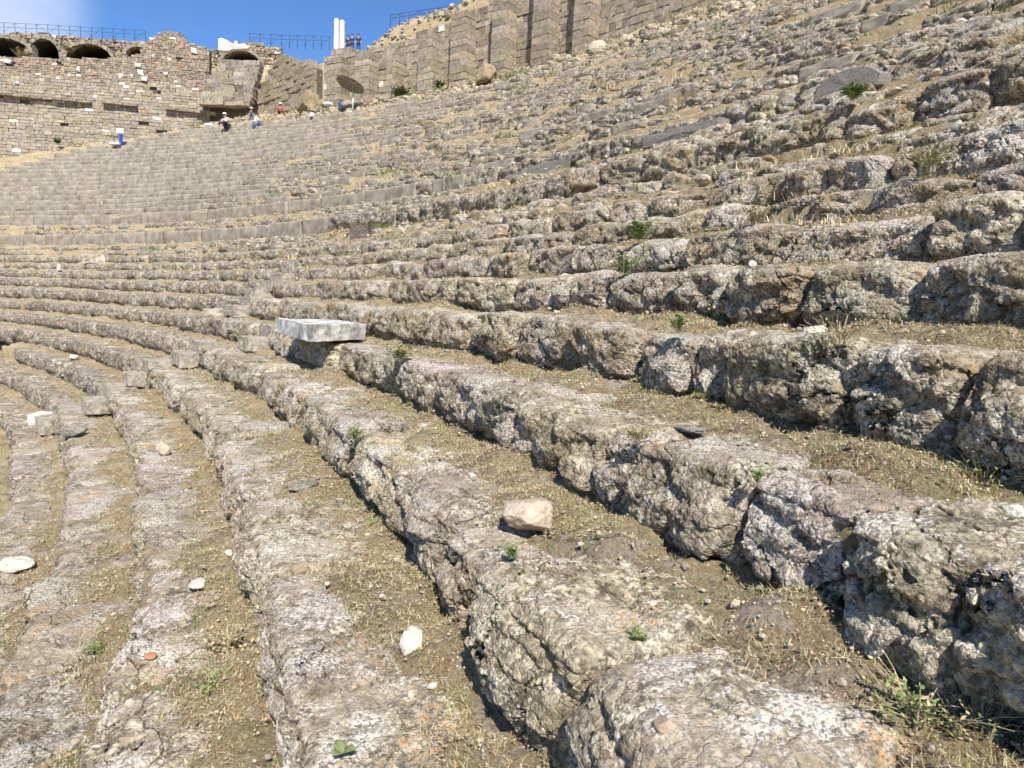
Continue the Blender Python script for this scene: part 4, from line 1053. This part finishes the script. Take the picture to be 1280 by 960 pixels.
def column(px, pyb, pyt, y, wpx, label, lean=0):
    b, t = at_y(px, pyb, y), at_y(px, pyt, y); r = wpx/2*y/FOC; V, n = [], 20; hts = np.linspace(-.4, t[2]-b[2], 24)
    for k, z in enumerate(hts):
        f = max(0, z/(t[2]-b[2])); rr2 = r*(1.04-.12*f)
        if f > .93: rr2 *= math.sqrt(max(.05, 1-((f-.93)/.075)**2))
        for a in range(n): fl = 1-.05*(a % 2); V.append([b[0]+rr2*fl*math.cos(a/n*6.283)+lean*f, b[1]+rr2*fl*math.sin(a/n*6.283), b[2]+z])
    m = len(hts); Q = [[k*n+a, k*n+(a+1) % n, (k+1)*n+(a+1) % n, (k+1)*n+a] for k in range(m-1) for a in range(n)]
    V.append([b[0]+lean, b[1], t[2]]); T = [[(m-1)*n+a, (m-1)*n+(a+1) % n, m*n] for a in range(n)]
    tag(mesh_np('marble_column', V, Q, M['white_stone'], None, T=T), label, 'column', 'pair of white columns on the skyline')
column(420.5, 56, 23, 58, 6.6, 'left one of the two white marble column stumps, round topped')
column(427.5, 55, 25, 57.4, 6.4, 'right one of the two white marble column stumps, slightly lower')
# broken white entablature fragment over the right vault
q0 = at_y(273, 60, 62.8); V = []; prof = [(0, -.1), (0, .98), (.25, 1.12), (.8, .95), (1.2, .7), (1.6, .62), (2.05, .5), (2.25, .62), (2.6, .72), (2.9, .42), (2.7, .28), (1.3, .1), (.9, -.1)]
n = len(prof); sc2 = .88
for d in (0, .5):
    for x, z in prof: V.append([q0[0]+x*sc2, q0[1]+d+x*.1, q0[2]+z*sc2-.1])
Q = [[k, (k+1) % n, n+(k+1) % n, n+k] for k in range(n)]; c0_ = len(V); V += [[q0[0]+.8, q0[1]-.06, q0[2]+.35], [q0[0]+.8, q0[1]+.6, q0[2]+.35]]
T = [[k, (k+1) % n, c0_] for k in range(n)]+[[n+k, n+(k+1) % n, c0_+1] for k in range(n)]
tag(mesh_np('marble_fragment', V, Q, M['white_stone'], None, T=T, smooth=False), 'jagged white marble fragment perched over the right hand vault', 'marble fragment')

# ------------------------------------------------------------------ site gear
M['blue'] = flat('blue_plastic', (.02, .06, .42), .4); M['white'] = flat('white_plastic', (.75, .74, .72), .5); M['greyfab'] = flat('grey_parasol_cloth', (.20, .18, .15), .8)
M['whitefab'] = flat('white_cloth', (.72, .72, .70), .8); M['red'] = flat('faded_red_cloth', (.36, .07, .08), .8); M['black'] = flat('black_cloth', (.03, .03, .04), .8); M['denim'] = flat('blue_denim', (.13, .20, .33), .8)
M['skin'] = flat('skin', (.42, .24, .16), .6); M['helmet'] = flat('white_hard_hat', (.80, .79, .76), .35); M['hair'] = flat('dark_hair', (.03, .022, .016), .7); M['darkblue'] = flat('dark_blue_cloth', (.03, .05, .12), .8)
def boxpart(name, c, size, mat, parent, bev=.02):
    B_ = Boxes(); B_.add(c, size, (1, 0)); o = B_.build(name, mat, parent); md = o.modifiers.new('bevel', 'BEVEL'); md.width = bev; md.segments = 2; return o
s_ = tread_hit(151, 184); p = at_y(151, 176, s_[1]); p[2] = s_[2]
e = empty('notice_stand', p, 'blue post with small white board at the end of the top rows', 'sign stand')
boxpart('post', (p[0], p[1], p[2]+.38), (.20, .16, .80), M['blue'], e); boxpart('board', (p[0]-.03, p[1]-.02, p[2]+1.02), (.52, .06, .34), M['white'], e)
boxpart('foot', (p[0]-.35, p[1]-.1, p[2]+.07), (.72, .4, .14), M['white'], e)
# parasol
pb = at_R(441, 132, 23.25); pb[2] = float(out_z(np.array([23.25]), np.array([th_of(pb)]))[0]); yy = pb[1]
e = empty('parasol', pb, 'tilted grey parasol on a white pole at the foot of the buttressed wall', 'parasol')
V, Q, T = tube(pb, pb+[.02, 0, 1.35], .035, 8); mesh_np('pole', V, Q, M['white'], e, T=T)
apex = at_y(440, 101, yy); V = [apex]; n = 16; tilt = Euler((math.radians(-14), math.radians(16), 0)).to_matrix()
for j, f in enumerate((.35, .7, 1.)):
    for k in range(n):
        a = 6.283*k/n; rr2 = 1.0*f*(1 if k % 2 == 0 else .96); v = tilt @ Vector((rr2*math.cos(a), rr2*math.sin(a), -.12*f*f*2.6)); V.append(apex+np.array(v)+[0, 0, 0])
Q = [[1+j*n+k, 1+j*n+(k+1) % n, 1+(j+1)*n+(k+1) % n, 1+(j+1)*n+k] for j in range(2) for k in range(n)]; T = [[0, 1+k, 1+(k+1) % n] for k in range(n)]
o = mesh_np('canopy', V, Q, M['greyfab'], e, T=T, smooth=False); md = o.modifiers.new('thick', 'SOLIDIFY'); md.thickness = .015
Vs, Qs, n2 = [], [], 0
for k in range(0, n, 2):
    V2, Q2, T2 = tube(apex+[0, 0, -.05], np.array(V[1+2*n+k])+[0, 0, -.03], .010, 4); Vs.append(V2); Qs += (np.array(Q2)+n2).tolist(); n2 += len(V2)
mesh_np('ribs', np.concatenate(Vs), Qs, M['white'], e)
V, Q = [], []
boxpart('base', (pb[0], pb[1], pb[2]+.06), (.5, .45, .12), M['white'], e)
def bucket(px, py, r, h, mat, label, cat='bucket', lid=None):
    p = tread_hit(px, py); e = empty(cat, p, label, cat); n = 16; V = []
    for rr2, z in ((r*.8, 0), (r, h), (r*.93, h), (r*.72, .03)):
        for a in range(n): V.append([p[0]+rr2*math.cos(a/n*6.283), p[1]+rr2*math.sin(a/n*6.283), p[2]+z])
    Q = [[j*n+a, j*n+(a+1) % n, (j+1)*n+(a+1) % n, (j+1)*n+a] for j in range(3) for a in range(n)]; V.append([p[0], p[1], p[2]+.03]); T = [[3*n+a, 3*n+(a+1) % n, 4*n] for a in range(n)]
    mesh_np('tub', V, Q, mat, e, T=T)
    hv, hq, n0 = [], [], 0
    for k in range(8):
        a, b = math.pi*k/8, math.pi*(k+1)/8; V2, Q2, T2 = tube(p+[r*math.cos(a), 0, h+r*.7*math.sin(a)], p+[r*math.cos(b), 0, h+r*.7*math.sin(b)], .012, 4); hv.append(V2); hq += (np.array(Q2)+n0).tolist(); n0 += len(V2)
    mesh_np('handle', np.concatenate(hv), hq, M['black'], e)
bucket(427, 134, .24, .26, M['blue'], 'blue bucket just left of the parasol')
bucket(399, 144, .17, .26, M['black'], 'black and white bucket left of the parasol on the top row')
bucket(390, 146, .17, .24, flat('pale_blue_plastic', (.5, .55, .72), .4), 'pale lilac tub on the top seat row, left of the black bucket', 'tub')
def cloth(px, py, s, label, cat, seed, name):
    p = tread_hit(px, py); V, T = rock_mesh(seed, 3, 8, s, s*.7, s*.35, .1); V = V+p+[0, 0, s*.2]; tag(mesh_np(name, V, None, M['whitefab'], None, T=T), label, cat)
cloth(384, 138, .35, 'crumpled white sack left of the parasol', 'sack', 2, 'sack'); cloth(414, 134, .6, 'long white board lying in front of the parasol', 'board', 3, 'board'); cloth(336, 142, .35, 'white sheet on the earth beside the crouching red shirted worker', 'sheet', 4, 'sheet')
cloth(262, 158, .42, 'pale limestone lump on the earth left of the workers', 'stone', 6, 'stone_lump'); cloth(215, 148, .45, 'white stone lump standing before the terrace wall', 'stone', 7, 'stone_lump')

# people: one skinned body each, clothes and hats as children
def skinned(name, J, E, Rd, mat, parent, loc, rot, sub=1):
    me = bpy.data.meshes.new(name); me.from_pydata([Vector(j) for j in J], E, []); me.update()
    o = bpy.data.objects.new(name, me); C.objects.link(o); o.parent = parent; me.materials.append(mat)
    sk = o.modifiers.new('skin', 'SKIN')
    for k, r in enumerate(Rd): me.skin_vertices[0].data[k].radius = (r, r); me.skin_vertices[0].data[k].use_root = (k == 0)
    s = o.modifiers.new('sub', 'SUBSURF'); s.levels = s.render_levels = sub; sk.use_smooth_shade = True
    return o
POSES = {
 'sit': dict(pel=(0, 0, .16), chest=(0, -.10, .50), neck=(0, -.14, .66), head=(0, -.18, .80), kneeL=(-.14, -.42, .42), kneeR=(.14, -.40, .44), footL=(-.14, -.52, .04), footR=(.15, -.50, .05), elL=(-.26, -.26, .38), elR=(.26, -.28, .38), haL=(-.12, -.50, .30), haR=(.14, -.52, .32)),
 'bend': dict(pel=(0, .05, .42), chest=(0, -.22, .70), neck=(0, -.34, .80), head=(0, -.46, .88), kneeL=(-.15, -.18, .36), kneeR=(.16, -.12, .34), footL=(-.15, .05, .04), footR=(.16, .12, .04), elL=(-.27, -.38, .50), elR=(.27, -.40, .50), haL=(-.16, -.55, .28), haR=(.16, -.58, .30)),
 'stand': dict(pel=(0, 0, .92), chest=(0, 0, 1.28), neck=(0, -.01, 1.46), head=(0, -.03, 1.62), kneeL=(-.12, -.02, .50), kneeR=(.12, -.02, .50), footL=(-.12, .0, .05), footR=(.13, .0, .05), elL=(-.27, .02, 1.12), elR=(.27, .02, 1.12), haL=(-.24, -.12, .90), haR=(.24, -.12, .90))}
def person(px, py, pose, rz, shirt, trousers, hat, label, at=None, scale=1., group='people on the upper hillside'):
    p = tread_hit(px, py) if at is None else at
    e = empty('person', p, label, 'person', group); e.rotation_euler = (0, 0, rz); e.scale = (scale,)*3
    q = {k: Vector(v) for k, v in POSES[pose].items()}
    shL, shR = q['chest']+Vector((-.18, 0, .10)), q['chest']+Vector((.18, 0, .10))
    hpL, hpR = q['pel']+Vector((-.10, 0, -.02)), q['pel']+Vector((.10, 0, -.02)); mid = (q['pel']+q['chest'])/2
    toe = lambda f: f+Vector((0, -.13, -.01))
    def fingers(h, J, E, R, idx):
        for a in (-.03, -.01, .01, .03): J += [h+Vector((a, -.05, -.02)), h+Vector((a*1.2, -.085, -.05))]; E += [(idx, len(J)-2), (len(J)-2, len(J)-1)]; R += [.011, .009]
        J += [h+Vector((.045 if h.x < 0 else -.045, -.02, -.01))]; E += [(idx, len(J)-1)]; R += [.011]
    J = [q['pel'], mid, q['chest'], q['neck'], q['head']-Vector((0, 0, .03)), q['head']+Vector((0, 0, .07)), shL, q['elL'], q['haL'], shR, q['elR'], q['haR'], hpL, q['kneeL'], q['footL'], toe(q['footL']), hpR, q['kneeR'], q['footR'], toe(q['footR'])]
    E = [(0, 1), (1, 2), (2, 3), (3, 4), (4, 5), (2, 6), (6, 7), (7, 8), (2, 9), (9, 10), (10, 11), (0, 12), (12, 13), (13, 14), (14, 15), (0, 16), (16, 17), (17, 18), (18, 19)]
    R = [.13, .12, .14, .055, .095, .085, .06, .042, .034, .06, .042, .034, .09, .06, .045, .035, .09, .06, .045, .035]
    fingers(q['haL'], J, E, R, 8); fingers(q['haR'], J, E, R, 11)
    # nose and ears grow from the head
    J += [q['head']+Vector((0, -.10, .01)), q['head']+Vector((-.09, 0, .01)), q['head']+Vector((.09, 0, .01))]; E += [(4, len(J)-3), (4, len(J)-2), (4, len(J)-1)]; R += [.018, .018, .018]
    skinned('body', J, E, R, M['skin'], e, p, rz)
    wr = lambda a, b, f: a+(b-a)*f
    J = [q['pel']+Vector((0, 0, .04)), mid, q['chest'], wr(q['chest'], q['neck'], .6), shL, q['elL'], shR, q['elR']]
    skinned('shirt', J, [(0, 1), (1, 2), (2, 3), (2, 4), (4, 5), (2, 6), (6, 7)], [.145, .14, .16, .075, .075, .055, .075, .055], shirt, e, p, rz)
    J = [q['pel'], hpL, q['kneeL'], wr(q['kneeL'], q['footL'], .88), hpR, q['kneeR'], wr(q['kneeR'], q['footR'], .88)]
    skinned('trousers', J, [(0, 1), (1, 2), (2, 3), (0, 4), (4, 5), (5, 6)], [.15, .105, .075, .058, .105, .075, .058], trousers, e, p, rz)
    hd = q['head']; V, Q = [], []; n = 14
    for k in range(6):
        a = math.pi/2*k/5; rr2 = .125*math.cos(a); zz2 = .11*math.sin(a)
        for m_ in range(n): t = m_/n*6.283; V.append([hd.x+rr2*math.cos(t), hd.y+rr2*math.sin(t)*1.12, hd.z+.045+zz2])
    nq = len(V)
    if hat is not None:
        for m_ in range(n): t = m_/n*6.283; V.append([hd.x+.15*math.cos(t), hd.y-.02+.17*math.sin(t), hd.z+.04])
    Q = [[k*n+m_, k*n+(m_+1) % n, (k+1)*n+(m_+1) % n, (k+1)*n+m_] for k in range(5) for m_ in range(n)]
    if hat is not None: Q += [[nq+m_, nq+(m_+1) % n, (m_+1) % n, m_] for m_ in range(n)]
    me = bpy.data.meshes.new('hat'); me.from_pydata(V, [], Q); me.update(); me.materials.append(hat or M['hair'])
    for pl in me.polygons: pl.use_smooth = True
    o = bpy.data.objects.new('hard_hat' if hat else 'hair', me); C.objects.link(o); o.parent = e
    return e
person(284, 163, 'sit', -.5, M['whitefab'], M['black'], M['helmet'], 'seated worker in pale top and black trousers, leftmost of those in hard hats', scale=1.15)
person(314, 150, 'sit', .4, M['black'], M['denim'], M['helmet'], 'seated worker in black top and white hard hat behind the one in white')
person(318, 158, 'sit', 2.2, M['whitefab'], M['denim'], None, 'bent figure in white shirt and blue jeans seated beside the black shirted worker')
person(351, 146, 'sit', .2, M['red'], M['black'], M['helmet'], 'worker in faded red shirt and white hard hat on the dug earth', scale=1.1)
person(413, 132, 'sit', .3, M['red'], M['black'], None, 'figure in red crouching left of the blue bucket', scale=.95)
person(421, 130, 'bend', -1.2, M['black'], M['black'], None, 'figure in black bending in the shade next to the parasol')
for px, py, sh, lb in ((435, 60, M['black'], 'standing visitor in black beside the two white columns'), (440, 58, M['darkblue'], 'standing visitor in dark blue, between two others right of the columns'), (448, 58, M['black'], 'standing visitor farthest from the two white columns')):
    person(px, py, 'stand', 0, sh, M['darkblue'], None, lb, at=at_y(px, py+8, 56.), scale=.8)

#@@END2

# ------------------------------------------------------------------ camera, light, sky
cam = bpy.data.cameras.new('camera'); co = bpy.data.objects.new('camera', cam); C.objects.link(co)
cam.sensor_width = 36; cam.lens = FOC*36/1280; cam.clip_start = .05; cam.clip_end = 20000
co.matrix_world = Matrix.Rotation(math.pi/2-PITCH, 4, 'X') @ Matrix.Rotation(ROLL, 4, 'Z')
sc = bpy.context.scene; sc.camera = co
EL, AZ = math.radians(45), math.radians(11)     # sun height; degrees to the right of straight behind the camera
S = Vector((math.sin(AZ)*math.cos(EL), -math.cos(AZ)*math.cos(EL), math.sin(EL)))
sl = bpy.data.lights.new('sun', 'SUN'); sl.energy = 4.4; sl.angle = math.radians(.5); sl.color = (1, .94, .85)
so = bpy.data.objects.new('sun', sl); C.objects.link(so); so.rotation_euler = S.to_track_quat('Z', 'Y').to_euler(); so.location = (20, -40, 60)
w = bpy.data.worlds.new('World'); sc.world = w; w.use_nodes = True; nt = w.node_tree
bg = nt.nodes['Background']; sky = nt.nodes.new('ShaderNodeTexSky'); sky.sky_type = 'NISHITA'; sky.sun_disc = False
sky.sun_elevation = EL; sky.sun_rotation = math.atan2(S.x, S.y); sky.altitude = 300; sky.air_density = .85; sky.dust_density = .1; sky.ozone_density = 4.
g = G(nt); tcn = nt.nodes.new('ShaderNodeTexCoord'); D = tcn.outputs['Generated']
cd = Vector(ray(-40, -30)).normalized()
vm = nt.nodes.new('ShaderNodeVectorMath'); vm.operation = 'DOT_PRODUCT'; nt.links.new(D, vm.inputs[0]); vm.inputs[1].default_value = cd
nz = g.noise(3.2, 7, .55, vec=D, dist=.4)
v = g.math('ADD', g.ramp(vm.outputs['Value'], .986, 1., 0, .60), g.math('MULTIPLY', nz, .62))
cl = g.ramp(v, .60, 1.1)
nt.links.new(g.mix(g.math('MULTIPLY', cl, .62), g.mix(1., sky.outputs[0], (.74, .98, 1.22), 'MULTIPLY'), (7.5, 7.8, 8.3)), bg.inputs[0]); bg.inputs[1].default_value = .085
sc.view_settings.view_transform = 'Standard'; sc.view_settings.look = 'None'; sc.view_settings.gamma = 1; sc.view_settings.exposure = .80
sc.render.engine = 'CYCLES'; sc.cycles.max_bounces = 3; sc.cycles.adaptive_threshold = .035; sc.cycles.use_denoising = True
